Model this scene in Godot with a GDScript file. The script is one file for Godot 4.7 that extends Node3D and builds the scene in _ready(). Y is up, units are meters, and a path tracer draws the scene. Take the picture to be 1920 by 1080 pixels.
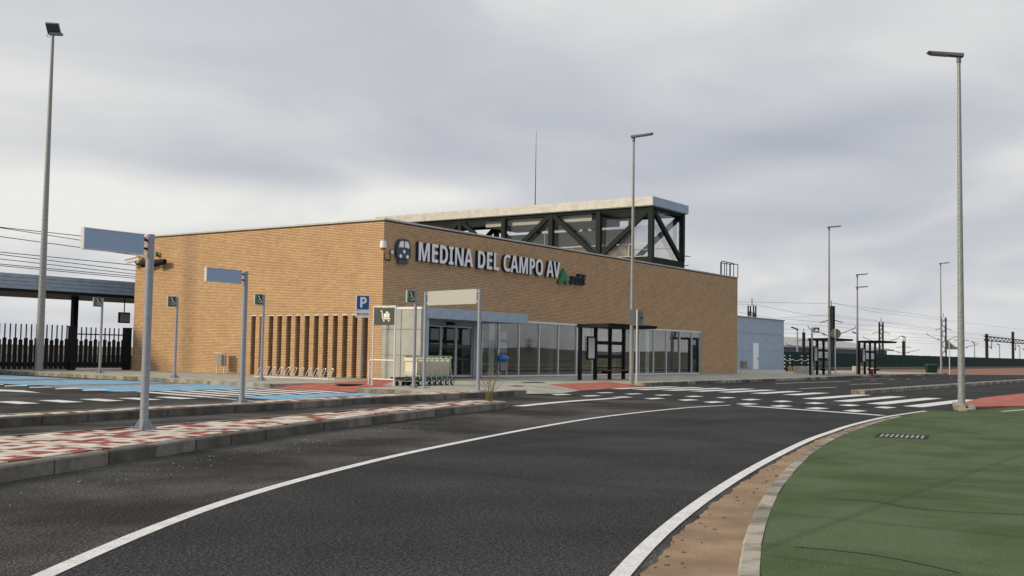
extends Node3D
# A small railway station of ochre brick seen from its access road. X runs along the entrance front, -Z along the flank wall.

const P := 0.16          # height of pavements above the road
const CAM := Vector3(0, 1.36, 0)
const FOCAL := 2046.0
var fw: Vector3
var rt: Vector3
var up: Vector3
var M := {}
var rng := RandomNumberGenerator.new()
var taken := {}
var brick_gain := 1.0

# ---------------------------------------------------------------- mesh builder
class MB:
	var v := PackedVector3Array()
	var n := PackedVector3Array()
	var c := PackedColorArray()
	var t := PackedVector2Array()
	var ix := PackedInt32Array()
	var col := Color(1, 1, 1)
	func tri(a: Vector3, b: Vector3, d: Vector3, nn = null):
		var k := v.size()
		var m: Vector3 = (b - a).cross(d - a).normalized() if nn == null else nn
		for p in [a, b, d]:
			v.append(p); n.append(m); c.append(col); t.append(Vector2.ZERO)
		ix.append_array(PackedInt32Array([k, k + 2, k + 1]))
	func quad(a: Vector3, b: Vector3, d: Vector3, e: Vector3):      # counter-clockwise seen from outside
		var k := v.size()
		var m := (b - a).cross(d - a)
		if m.length_squared() < 1e-14: m = (d - a).cross(e - a)
		m = m.normalized()
		v.append(a); v.append(b); v.append(d); v.append(e)
		for i in 4:
			n.append(m); c.append(col)
		t.append(Vector2(0, 1)); t.append(Vector2(1, 1)); t.append(Vector2(1, 0)); t.append(Vector2(0, 0))
		ix.append_array(PackedInt32Array([k, k + 2, k + 1, k, k + 3, k + 2]))
	func hexa(p: Array):      # p[0..3] bottom ring counter-clockwise from above, p[4..7] top ring
		quad(p[3], p[2], p[1], p[0]); quad(p[4], p[5], p[6], p[7])
		for i in 4:
			var j := (i + 1) % 4
			quad(p[i], p[j], p[4 + j], p[4 + i])
	func bx(x0: float, y0: float, z0: float, x1: float, y1: float, z1: float):
		hexa([Vector3(x0, y0, z1), Vector3(x1, y0, z1), Vector3(x1, y0, z0), Vector3(x0, y0, z0), Vector3(x0, y1, z1), Vector3(x1, y1, z1), Vector3(x1, y1, z0), Vector3(x0, y1, z0)])
	func ob(o: Vector3, s: Vector3, b: Basis):      # box of size s round o, turned by b
		var h := s / 2
		var r := []
		for y in [-h.y, h.y]:
			for q in [Vector2(-h.x, h.z), Vector2(h.x, h.z), Vector2(h.x, -h.z), Vector2(-h.x, -h.z)]:
				r.append(o + b * Vector3(q.x, y, q.y))
		hexa(r)
	func beam(a: Vector3, b: Vector3, w: float, h: float):      # rectangular bar from a to b; w sideways, h upwards
		var d := (b - a).normalized()
		var s := d.cross(Vector3.UP)
		if s.length() < 0.01: s = Vector3.RIGHT
		s = s.normalized()
		var u := s.cross(d).normalized()
		ob((a + b) / 2, Vector3(w, h, a.distance_to(b)), Basis(s, u, -d))
	func cyl(a: Vector3, b: Vector3, r0: float, r1: float, seg := 14, caps := true):
		var d := (b - a).normalized()
		var s := d.cross(Vector3.UP)
		if s.length() < 0.01: s = Vector3.RIGHT
		s = s.normalized()
		var u := s.cross(d).normalized()
		var k := v.size()
		for i in seg + 1:
			var g := TAU * i / seg
			var o := s * cos(g) + u * sin(g)
			v.append(a + o * r0); v.append(b + o * r1)
			n.append(o); n.append(o); c.append(col); c.append(col)
			t.append(Vector2(float(i) / seg, 1)); t.append(Vector2(float(i) / seg, 0))
		for i in seg:
			var q := k + 2 * i
			ix.append_array(PackedInt32Array([q + 1, q, q + 2, q + 3, q + 1, q + 2]))
		if caps:
			for e in [[a, r0, -1], [b, r1, 1]]:
				if e[1] < 0.001: continue
				for i in seg:
					var p0: Vector3 = e[0] + (s * cos(TAU * i / seg) + u * sin(TAU * i / seg)) * e[1]
					var p1: Vector3 = e[0] + (s * cos(TAU * (i + 1) / seg) + u * sin(TAU * (i + 1) / seg)) * e[1]
					if e[2] > 0: tri(e[0], p1, p0, d)
					else: tri(e[0], p0, p1, -d)
	func tube(pts: Array, r: float, seg := 8):
		for i in pts.size() - 1: cyl(pts[i], pts[i + 1], r, r, seg, true)
	func ball(o: Vector3, r: Vector3, seg := 14, rings := 8, from := 0.0, to := PI):
		for i in rings:
			for j in seg:
				var q := []
				for e in [[i, j], [i + 1, j], [i + 1, j + 1], [i, j + 1]]:
					var th: float = from + (to - from) * e[0] / rings
					var ph: float = TAU * e[1] / seg
					q.append(Vector3(sin(th) * cos(ph), cos(th), -sin(th) * sin(ph)))
				var k := v.size()
				for p in q:
					v.append(o + p * r); n.append((p / r).normalized()); c.append(col); t.append(Vector2.ZERO)
				ix.append_array(PackedInt32Array([k, k + 2, k + 1, k, k + 3, k + 2]))
	func plate(poly: PackedVector2Array, o: Vector3, xd: Vector3, yd: Vector3, thick: float):    # polygon in the plane (xd, yd), front towards xd x yd
		var tr := Geometry2D.triangulate_polygon(poly)
		var z := xd.cross(yd).normalized() * thick
		var at := func(q: Vector2): return o + xd * q.x + yd * q.y
		for i in range(0, tr.size(), 3):
			var a: Vector3 = at.call(poly[tr[i]]); var b: Vector3 = at.call(poly[tr[i + 1]]); var d: Vector3 = at.call(poly[tr[i + 2]])
			if (b - a).cross(d - a).dot(z) < 0:
				var w := b; b = d; d = w
			tri(a + z, b + z, d + z); tri(a, d, b)
		var cw := Geometry2D.is_polygon_clockwise(poly)
		for i in poly.size():
			var a: Vector3 = at.call(poly[i]); var b: Vector3 = at.call(poly[(i + 1) % poly.size()])
			if cw: quad(b, a, a + z, b + z)
			else: quad(a, b, b + z, a + z)
	func flat(poly: PackedVector2Array, y: float):      # horizontal sheet, points are (x, z)
		var tr := Geometry2D.triangulate_polygon(poly)
		for i in range(0, tr.size(), 3):
			var a := Vector3(poly[tr[i]].x, y, poly[tr[i]].y); var b := Vector3(poly[tr[i + 1]].x, y, poly[tr[i + 1]].y); var d := Vector3(poly[tr[i + 2]].x, y, poly[tr[i + 2]].y)
			if (b - a).cross(d - a).y < 0: tri(a, d, b)
			else: tri(a, b, d)
	func slab(poly: PackedVector2Array, y0: float, y1: float):      # sheet with edges down to y0
		flat(poly, y1)
		var cw := Geometry2D.is_polygon_clockwise(poly)
		for i in poly.size():
			var a := poly[i]; var b := poly[(i + 1) % poly.size()]
			if cw:
				quad(Vector3(a.x, y0, a.y), Vector3(a.x, y1, a.y), Vector3(b.x, y1, b.y), Vector3(b.x, y0, b.y))
			else:
				quad(Vector3(b.x, y0, b.y), Vector3(b.x, y1, b.y), Vector3(a.x, y1, a.y), Vector3(a.x, y0, a.y))
	func mesh() -> ArrayMesh:
		var a := []
		a.resize(Mesh.ARRAY_MAX)
		a[Mesh.ARRAY_VERTEX] = v; a[Mesh.ARRAY_NORMAL] = n; a[Mesh.ARRAY_COLOR] = c; a[Mesh.ARRAY_TEX_UV] = t; a[Mesh.ARRAY_INDEX] = ix
		var m := ArrayMesh.new()
		m.add_surface_from_arrays(Mesh.PRIMITIVE_TRIANGLES, a)
		return m

# ---------------------------------------------------------------- nodes
func numbered(called: String) -> String:
	taken[called] = taken.get(called, -1) + 1
	return called if taken[called] == 0 else "%s_%03d" % [called, taken[called]]

func tag(o: Node, label: String, category := "", group := "", kind := "") -> Node:
	if label: o.set_meta("label", label)
	if category: o.set_meta("category", category)
	if group: o.set_meta("group", group)
	if kind: o.set_meta("kind", kind)
	return o

func thing(called: String, label: String, category: String, at := Vector3.ZERO, turn := 0.0, group := "") -> Node3D:
	var o := Node3D.new()
	o.name = numbered(called)
	add_child(o)
	o.position = at
	o.rotation.y = turn
	return tag(o, label, category, group)

func setting(called: String) -> Node3D:
	var o := Node3D.new()
	o.name = numbered(called)
	add_child(o)
	o.set_meta("kind", "structure")
	return o

func part(parent: Node3D, called: String, shape, m: Material, at := Vector3.ZERO) -> MeshInstance3D:
	var o := MeshInstance3D.new()
	o.name = called
	o.mesh = shape.mesh() if shape is MB else shape
	o.material_override = m
	parent.add_child(o, true)
	o.position = at
	return o

func wpart(parent: Node3D, called: String, shape, m: Material) -> MeshInstance3D:      # shape given in world coordinates
	var off := Vector3.ZERO
	var p: Node = parent
	while p is Node3D and p != self:
		off += p.position
		p = p.get_parent()
	return part(parent, called, shape, m, -off)

func again(o: Node3D, called: String, at: Vector3, turn: float, label: String) -> Node3D:
	var c := o.duplicate()
	c.name = numbered(called)
	add_child(c)
	c.position = at
	c.rotation.y = turn
	c.set_meta("label", label)
	return c

# ---------------------------------------------------------------- from a picture point to a place
func ray(x: float, y: float) -> Vector3:
	return fw * FOCAL + rt * (x - 960.0) - up * (y - 540.0)

func pg(x: float, y: float, h := 0.0) -> Vector3:      # on the level h
	var d := ray(x, y)
	return CAM + d * ((h - CAM.y) / d.y)

func pz(x: float, y: float, z: float) -> Vector3:      # on the plane of that z
	var d := ray(x, y)
	return CAM + d * ((z - CAM.z) / d.z)

func px(x: float, y: float, xx: float) -> Vector3:     # on the plane of that x
	var d := ray(x, y)
	return CAM + d * ((xx - CAM.x) / d.x)

func hgt(x: float, y: float, at: Vector3) -> float:    # height of that picture point above a known foot
	var d := ray(x, y)
	return CAM.y + d.y * Vector2(at.x, at.z).length() / Vector2(d.x, d.z).length()

# ---------------------------------------------------------------- materials
func noise_image(seed_: int, size: int, layers: Array) -> PackedFloat32Array:
	var out := PackedFloat32Array()
	out.resize(size * size)
	for l in layers:
		var f := FastNoiseLite.new()
		f.seed = seed_ + int(l[0] * 1000)
		f.noise_type = l[3] if l.size() > 3 else FastNoiseLite.TYPE_SIMPLEX_SMOOTH
		f.frequency = l[0]
		f.fractal_octaves = l[1]
		var d := f.get_seamless_image(size, size).get_data()
		var w: float = l[2] / 255.0
		for i in out.size(): out[i] += d[i] * w
	return out

func tex(seed_: int, size: int, layers: Array, lo: Color, hi: Color, gain := 1.0, mid := 0.5) -> ImageTexture:
	var a := noise_image(seed_, size, layers)
	var b := PackedByteArray()
	b.resize(size * size * 3)
	var sum := 0.0
	for i in a.size():
		var k := clampf((a[i] - mid) * gain + 0.5, 0.0, 1.0)
		sum += pow(lerpf(lo.g, hi.g, k), 2.2)
		b[3 * i] = int(255.0 * lerpf(lo.r, hi.r, k)); b[3 * i + 1] = int(255.0 * lerpf(lo.g, hi.g, k)); b[3 * i + 2] = int(255.0 * lerpf(lo.b, hi.b, k))
	var it := ImageTexture.create_from_image(Image.create_from_data(size, size, false, Image.FORMAT_RGB8, b))
	it.set_meta("mean", sum / a.size())
	return it

func bump(seed_: int, size: int, layers: Array, scale_: float) -> ImageTexture:
	var a := noise_image(seed_, size, layers)
	var b := PackedByteArray()
	b.resize(size * size)
	for i in a.size(): b[i] = int(255.0 * clampf(a[i], 0, 1))
	var im := Image.create_from_data(size, size, false, Image.FORMAT_L8, b)
	im.convert(Image.FORMAT_RGBA8)
	im.bump_map_to_normal_map(scale_)
	return ImageTexture.create_from_image(im)

func mat(called: String, c: Color, rough := 0.8, metal := 0.0) -> StandardMaterial3D:      # c: linear base colour
	var m := StandardMaterial3D.new()
	m.resource_name = called
	m.albedo_color = c.linear_to_srgb()
	m.roughness = rough
	m.metallic = metal
	M[called] = m
	return m

func dress(m: StandardMaterial3D, t: Texture2D, scale_: float, normal: Texture2D = null, nscale := 1.0, large: Texture2D = null, lscale := 0.05) -> StandardMaterial3D:
	m.uv1_triplanar = true
	m.uv1_world_triplanar = true
	m.uv1_scale = Vector3.ONE * scale_
	m.albedo_texture = t
	var mean: float = t.get_meta("mean") * (large.get_meta("mean") if large else 1.0)
	var c := m.albedo_color.srgb_to_linear()      # the colour given is the mean of the dressed surface
	m.albedo_color = Color(minf(c.r / mean, 1.0), minf(c.g / mean, 1.0), minf(c.b / mean, 1.0)).linear_to_srgb()
	if normal:
		m.normal_enabled = true
		m.normal_texture = normal
		m.normal_scale = nscale
	if large:
		m.detail_enabled = true
		m.detail_blend_mode = BaseMaterial3D.BLEND_MODE_MUL
		m.detail_uv_layer = BaseMaterial3D.DETAIL_UV_2
		m.uv2_triplanar = true
		m.uv2_world_triplanar = true
		m.uv2_scale = Vector3.ONE * lscale
		m.detail_albedo = large
	return m

func make_materials():
	var G := func(x: float): return Color(x, x, x)
	var fine := tex(1, 512, [[0.25, 2, 0.6], [0.06, 2, 0.4]], G.call(0.70), G.call(1.0), 1.3)
	var speck := tex(2, 512, [[0.33, 1, 0.75], [0.08, 2, 0.25]], G.call(0.62), G.call(1.0), 2.0)
	var gentle := tex(8, 512, [[0.01, 5, 1.0]], G.call(0.92), G.call(1.0), 1.4)
	var cloudy := tex(3, 512, [[0.008, 5, 1.0]], G.call(0.80), G.call(1.0), 1.4)
	var blotch := tex(4, 512, [[0.012, 4, 0.8], [0.05, 3, 0.2]], G.call(0.62), G.call(1.0), 2.2)
	var patch := tex(10, 512, [[0.006, 4, 0.7], [0.02, 4, 0.3]], Color(0.84, 0.89, 0.82), Color(1, 1, 1), 3.0, 0.48)
	var stain := tex(5, 512, [[0.006, 4, 0.7], [0.02, 4, 0.3]], Color(0.66, 0.66, 0.62), Color(1, 1, 1), 2.4, 0.40)
	var rough_n := bump(6, 512, [[0.3, 2, 0.7], [0.07, 2, 0.3]], 6.0)
	var soft_n := bump(7, 512, [[0.05, 4, 1.0]], 3.0)
	M.speck = null
	var grain := tex(9, 512, [[0.25, 2, 0.6], [0.06, 2, 0.4]], G.call(0.84), G.call(1.0), 1.3)
	var grit := tex(12, 1024, [[0.38, 1, 0.8], [0.09, 2, 0.2]], G.call(0.42), G.call(1.0), 3.6, 0.70)
	dress(mat("asphalt_old", Color(0.056, 0.0545, 0.052), 0.95), grit, 0.17, rough_n, 0.45, blotch, 0.05).metallic_specular = 0.25
	dress(mat("asphalt_new", Color(0.039, 0.0405, 0.043), 0.95), grit, 0.155, rough_n, 0.45, cloudy, 0.07).metallic_specular = 0.25
	dress(mat("paint_white", Color(0.70, 0.70, 0.67), 0.75), fine, 0.7, rough_n, 0.4, gentle, 0.7)
	dress(mat("paint_blue", Color(0.16, 0.36, 0.53), 0.85), grain, 0.9, rough_n, 0.4, cloudy, 0.25)
	dress(mat("green_surface", Color(0.090, 0.122, 0.066), 0.95), grit, 0.5, rough_n, 0.5, patch, 0.13).metallic_specular = 0.2
	dress(mat("sand", Color(0.245, 0.165, 0.099), 0.95), fine, 1.2, soft_n, 0.6, cloudy, 0.3)
	dress(mat("soil", Color(0.20, 0.105, 0.07), 0.95), blotch, 0.4, soft_n, 1.0)
	dress(mat("field", Color(0.10, 0.088, 0.048), 0.97), blotch, 0.06, soft_n, 1.0, cloudy, 0.006)
	dress(mat("pavement", Color(0.345, 0.33, 0.28), 0.9), fine, 0.9, rough_n, 0.3, cloudy, 0.16)
	dress(mat("pavement_red", Color(0.36, 0.10, 0.07), 0.88), fine, 0.9, rough_n, 0.3, cloudy, 0.3)
	for k in 4:
		var s: float = [1.0, 0.62, 0.34, 0.85][k]
		dress(mat("kerb%d" % k, Color(0.30, 0.28, 0.24) * s, 0.92), fine, 1.3, rough_n, 0.5, stain, 0.45)
	for k in 3:
		dress(mat("paver_white%d" % k, Color(0.60, 0.55, 0.48) * [1.0, 0.9, 0.82][k], 0.85), grain, 2.0, rough_n, 0.3, cloudy, 0.7)
		dress(mat("paver_red%d" % k, Color(0.25, 0.062, 0.05) * [1.0, 0.85, 1.15][k], 0.85), fine, 2.0, rough_n, 0.3, cloudy, 0.7)
	var even := tex(14, 512, [[0.01, 4, 1.0]], G.call(0.95), G.call(1.0), 1.2)
	var bm := dress(mat("brick", Color(1, 1, 1), 0.95), grain, 3.0, null, 0.4, even, 0.13)
	bm.vertex_color_use_as_albedo = true
	bm.albedo_color = Color.WHITE
	var bt: float = grain.get_meta("mean") * even.get_meta("mean")
	brick_gain = 1.0 / bt
	for k in 5:
		dress(mat("brick%d" % k, brick_tone(k), 0.95), grain, 3.0, null, 0.4, even, 0.13)
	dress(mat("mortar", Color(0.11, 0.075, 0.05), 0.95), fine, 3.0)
	dress(mat("concrete", Color(0.46, 0.43, 0.37), 0.92), fine, 1.0, rough_n, 0.4, cloudy, 0.4)
	dress(mat("cladding", Color(0.33, 0.35, 0.35), 0.5), gentle, 0.3)
	dress(mat("grey_metal", Color(0.29, 0.385, 0.49), 0.45), gentle, 0.4)
	dress(mat("annex_panel", Color(0.30, 0.395, 0.495), 0.5), gentle, 0.3)
	dress(mat("galvanised", Color(0.25, 0.27, 0.285), 0.5, 0.2), cloudy, 2.2)
	dress(mat("pole_grey", Color(0.27, 0.295, 0.35), 0.45, 0.1), gentle, 1.5)
	dress(mat("fascia", Color(0.46, 0.47, 0.465), 0.45), gentle, 0.4, null, 1.0, gentle, 0.15)
	dress(mat("truss", Color(0.013, 0.022, 0.022), 0.6), gentle, 0.8)
	dress(mat("green_fence", Color(0.012, 0.040, 0.034), 0.7), gentle, 0.3)
	dress(mat("roof_grey", Color(0.33, 0.34, 0.35), 0.6), gentle, 0.1)
	dress(mat("hill", Color(0.075, 0.062, 0.055), 1.0), blotch, 0.004, null, 1.0, cloudy, 0.0012)
	mat("sign_face", Color(0.30, 0.41, 0.60), 0.5)
	mat("sign_cream", Color(0.40, 0.415, 0.40), 0.5)
	mat("sign_edge", Color(0.55, 0.57, 0.6), 0.4, 0.3)
	mat("sign_green", Color(0.030, 0.048, 0.036), 0.6)
	mat("sign_stripe", Color(0.06, 0.20, 0.11), 0.5)
	mat("sign_blue", Color(0.012, 0.075, 0.32), 0.4)
	mat("white", Color(0.80, 0.80, 0.78), 0.5)
	mat("letter_white", Color(0.80, 0.83, 0.87), 0.4)
	mat("letter_side", Color(0.035, 0.04, 0.055), 0.5)
	mat("train_slate", Color(0.035, 0.060, 0.085), 0.45)
	mat("logo_green", Color(0.02, 0.17, 0.075), 0.5)
	mat("black_metal", Color(0.014, 0.016, 0.020), 0.5)
	mat("dark", Color(0.02, 0.021, 0.022), 0.7)
	mat("fence_black", Color(0.013, 0.015, 0.019), 0.55)
	mat("alu", Color(0.66, 0.68, 0.69), 0.35, 0.3)
	mat("chrome", Color(0.72, 0.73, 0.74), 0.22, 0.85)
	mat("lamp_head", Color(0.10, 0.115, 0.145), 0.4, 0.2)
	mat("lamp_lens", Color(0.30, 0.32, 0.36), 0.15)
	mat("soffit", Color(0.36, 0.365, 0.35), 0.7)
	mat("interior", Color(0.10, 0.14, 0.155), 0.8)
	mat("interior_floor", Color(0.035, 0.04, 0.043), 0.4)
	mat("pale_green", Color(0.58, 0.74, 0.68), 0.4)
	mat("vinyl_green", Color(0.008, 0.07, 0.04), 0.4)
	mat("trolley_green", Color(0.012, 0.13, 0.06), 0.4)
	mat("trolley_cream", Color(0.66, 0.64, 0.55), 0.5)
	mat("rubber", Color(0.012, 0.012, 0.013), 0.8)
	mat("bag_blue", Color(0.02, 0.16, 0.50), 0.35)
	mat("container_green", Color(0.014, 0.045, 0.03), 0.6)
	mat("red_paint", Color(0.30, 0.02, 0.02), 0.45)
	mat("yellow_paint", Color(0.72, 0.36, 0.03), 0.5)
	mat("wire", Color(0.03, 0.03, 0.035), 0.6)
	mat("mast", Color(0.020, 0.024, 0.028), 0.7)
	mat("sign_back", Color(0.15, 0.155, 0.155), 0.6)
	mat("poster_and_reflection", Color(0.55, 0.62, 0.63), 0.4)  # timetable sheet, and the bright reflection painted into the lobby door panes
	mat("bin_steel", Color(0.28, 0.27, 0.26), 0.5, 0.3)
	mat("beige_wall", Color(0.45, 0.42, 0.35), 0.7)
	mat("warehouse_blue", Color(0.05, 0.075, 0.14), 0.6)
	mat("warehouse_grey", Color(0.38, 0.38, 0.38), 0.6)
	mat("leaf_dry", Color(0.20, 0.17, 0.07), 0.9)
	mat("leaf_green", Color(0.05, 0.085, 0.03), 0.9)
	mat("bark", Color(0.10, 0.075, 0.055), 0.95)
	mat("ceramic", Color(0.12, 0.05, 0.03), 0.4)
	for g in [["glass", Color(0.05, 0.07, 0.075, 0.10)], ["glass_dark", Color(0.04, 0.05, 0.055, 0.45)], ["glass_grey", Color(0.5, 0.5, 0.45, 0.10)]]:
		var m := mat(g[0], g[1], 0.0)
		m.albedo_color.a = g[1].a
		m.transparency = BaseMaterial3D.TRANSPARENCY_ALPHA

func soften_dark_paints():
	for k in ["truss", "green_fence", "mast", "fence_black", "black_metal", "dark", "wire", "letter_side", "container_green", "mortar"]:
		M[k].metallic_specular = 0.22

func brick_tone(k: int) -> Color:      # linear
	return [Color(0.575, 0.388, 0.226), Color(0.56, 0.372, 0.214), Color(0.59, 0.402, 0.24), Color(0.545, 0.357, 0.202), Color(0.57, 0.378, 0.228)][k]

# ---------------------------------------------------------------- sky
func make_sky() -> Sky:
	var w := 2048
	var h := 1024
	var f := FastNoiseLite.new()
	f.seed = 11; f.noise_type = FastNoiseLite.TYPE_SIMPLEX_SMOOTH; f.frequency = 0.9; f.fractal_octaves = 6; f.fractal_gain = 0.52
	var f2 := FastNoiseLite.new()
	f2.seed = 29; f2.noise_type = FastNoiseLite.TYPE_SIMPLEX_SMOOTH; f2.frequency = 0.35; f2.fractal_octaves = 3
	# cloud banks: azimuth, elevation (degrees), half sizes, tilt, lightness
	var banks := [[36, 6.6, 15, 2.4, 0.0, 0.42], [50.5, 7.6, 5, 1.1, 0.05, 0.30], [40.5, 9.3, 5, 1.4, -0.05, -0.26], [55, 12.5, 8, 5.0, 0.0, -0.26], [63.5, 13.8, 3.5, 2.2, 0.1, 0.16], [71, 11.2, 7, 1.3, 0.22, -0.36], [80, 9.4, 3.0, 1.3, 0.15, 0.36], [79, 16.5, 6, 3.0, 0.1, 0.26], [28, 13, 12, 9, 0.0, 0.27], [73, 5.0, 12, 2.6, 0.0, 0.12], [66, 17, 8, 2.5, 0.0, 0.12], [66, 8.6, 6, 0.9, 0.12, 0.16], [74, 6.5, 9, 0.8, 0.03, -0.12]]
	var b := PackedByteArray()
	b.resize(w * h * 3)
	var lo := Color(0.665, 0.684, 0.728)
	var mi := Color(0.757, 0.768, 0.790)
	var hi := Color(0.895, 0.892, 0.875)
	for j in h:
		var th := PI * (j + 0.5) / h
		var y := cos(th)
		for i in w:
			var c := mi
			if y > -0.02:
				var ph := TAU * (i + 0.5) / w
				var sx := sin(ph) * sin(th)
				var sz := -cos(ph) * sin(th)
				var q := 1.0 / (maxf(y, 0.0) + 0.16)
				var wob := f2.get_noise_3d(sx * q * 1.3, y * 3.0, sz * q * 1.3) * 0.8
				var k := 0.5 + 0.42 * f.get_noise_3d(sx * q + wob, y * 2.2, sz * q + wob) + 0.25 * f2.get_noise_3d(sx * q * 0.7 + 9.0, y, sz * q * 0.7)
				var az := rad_to_deg(ph)
				var el := rad_to_deg(asin(y))
				if az < 110.0:
					var dx := az + wob * 5.0
					for e in banks:
						var a: float = dx - e[0]
						var d: float = (el + wob * 1.2 - e[1] - a * e[4]) / e[3]
						a /= e[2]
						var g: float = a * a + d * d
						if g < 8.0: k += e[5] * exp(-g)
				k += 0.10 * exp(-el * el / 30.0)
				k = clampf(k, 0.0, 1.0)
				c = lo.lerp(mi, k * 2.0) if k < 0.5 else mi.lerp(hi, k * 2.0 - 1.0)
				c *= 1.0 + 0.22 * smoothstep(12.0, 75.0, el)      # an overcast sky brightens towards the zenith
			var dith := float((i * 37 + j * 91 + i * j * 13) % 16) / 16.0
			var o := 3 * (j * w + i)
			b[o] = mini(255, int(c.r * 255.0 + dith)); b[o + 1] = mini(255, int(c.g * 255.0 + dith)); b[o + 2] = mini(255, int(c.b * 255.0 + dith))
	var p := PanoramaSkyMaterial.new()
	p.panorama = ImageTexture.create_from_image(Image.create_from_data(w, h, false, Image.FORMAT_RGB8, b))
	var s := Sky.new()
	s.sky_material = p
	return s

# ---------------------------------------------------------------- ground helpers
func v2(a: Array) -> PackedVector2Array:
	var o := PackedVector2Array()
	for q in a: o.append(Vector2(q[0], q[1]))
	return o

func smooth(pts: PackedVector2Array, step := 0.6) -> PackedVector2Array:
	var c := Curve2D.new()
	for i in pts.size():
		var a := pts[maxi(i - 1, 0)]
		var b := pts[mini(i + 1, pts.size() - 1)]
		var d := (b - a) / 6.0
		c.add_point(pts[i], -d if i > 0 else Vector2.ZERO, d if i < pts.size() - 1 else Vector2.ZERO)
	var o := PackedVector2Array()
	var n := int(ceil(c.get_baked_length() / step))
	for i in n + 1: o.append(c.sample_baked(c.get_baked_length() * i / n, true))
	return o

func shifted(pts: PackedVector2Array, d: float) -> PackedVector2Array:      # to the left of the way it runs, seen from above
	var o := PackedVector2Array()
	for i in pts.size():
		var t := (pts[mini(i + 1, pts.size() - 1)] - pts[maxi(i - 1, 0)]).normalized()
		o.append(pts[i] + Vector2(t.y, -t.x) * d)
	return o

func ribbon(b: MB, pts: PackedVector2Array, w: float, y: float):
	var l := shifted(pts, -w / 2)
	var r := shifted(pts, w / 2)
	for i in pts.size() - 1:
		b.quad(Vector3(l[i].x, y, l[i].y), Vector3(l[i + 1].x, y, l[i + 1].y), Vector3(r[i + 1].x, y, r[i + 1].y), Vector3(r[i].x, y, r[i].y))

func line_mark(parent: Node3D, called: String, pts: PackedVector2Array, w: float, y: float, m: Material):
	var b := MB.new()
	ribbon(b, pts, w, y)
	part(parent, called, b, m)

func area_mark(parent: Node3D, called: String, poly: PackedVector2Array, y: float, m: Material):
	var b := MB.new()
	b.flat(poly, y)
	part(parent, called, b, m)

# kerb stones about one metre long along a line; they lie to the left of it, top at y1
func kerb(parent: Node3D, pts: PackedVector2Array, w: float, y0: float, y1: float, tones: Array, long := 1.0):
	var c := Curve2D.new()
	for p in pts: c.add_point(p)
	var n := maxi(1, int(round(c.get_baked_length() / long)))
	var step := c.get_baked_length() / n
	for i in n:
		var a := c.sample_baked(step * i + 0.012)
		var e := c.sample_baked(step * (i + 1) - 0.012)
		var d := (e - a).normalized()
		var s := Vector2(d.y, -d.x) * w
		var dy := rng.randf_range(-0.004, 0.004)
		var b := MB.new()
		var ch := 0.02
		var sh := Vector2(-d.y, d.x) * (rng.randf_range(-0.005, 0.005))
		a += sh; e += sh
		var at := func(q: Vector2, y: float): return Vector3(q.x, y, q.y)
		var s1 := s * (ch / w)
		var t1 := y1 + dy
		# profile: face, chamfer, top, back
		var pa := [at.call(a, y0), at.call(a, t1 - ch), at.call(a + s1, t1), at.call(a + s, t1), at.call(a + s, y0)]
		var pe := [at.call(e, y0), at.call(e, t1 - ch), at.call(e + s1, t1), at.call(e + s, t1), at.call(e + s, y0)]
		for k in 4: b.quad(pa[k], pe[k], pe[k + 1], pa[k + 1])
		b.tri(pa[0], pa[1], pa[2]); b.tri(pa[0], pa[2], pa[3]); b.tri(pa[0], pa[3], pa[4])
		b.tri(pe[0], pe[2], pe[1]); b.tri(pe[0], pe[3], pe[2]); b.tri(pe[0], pe[4], pe[3])
		part(parent, "kerb_stone", b, M["kerb%d" % tones[rng.randi() % tones.size()]])

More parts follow.
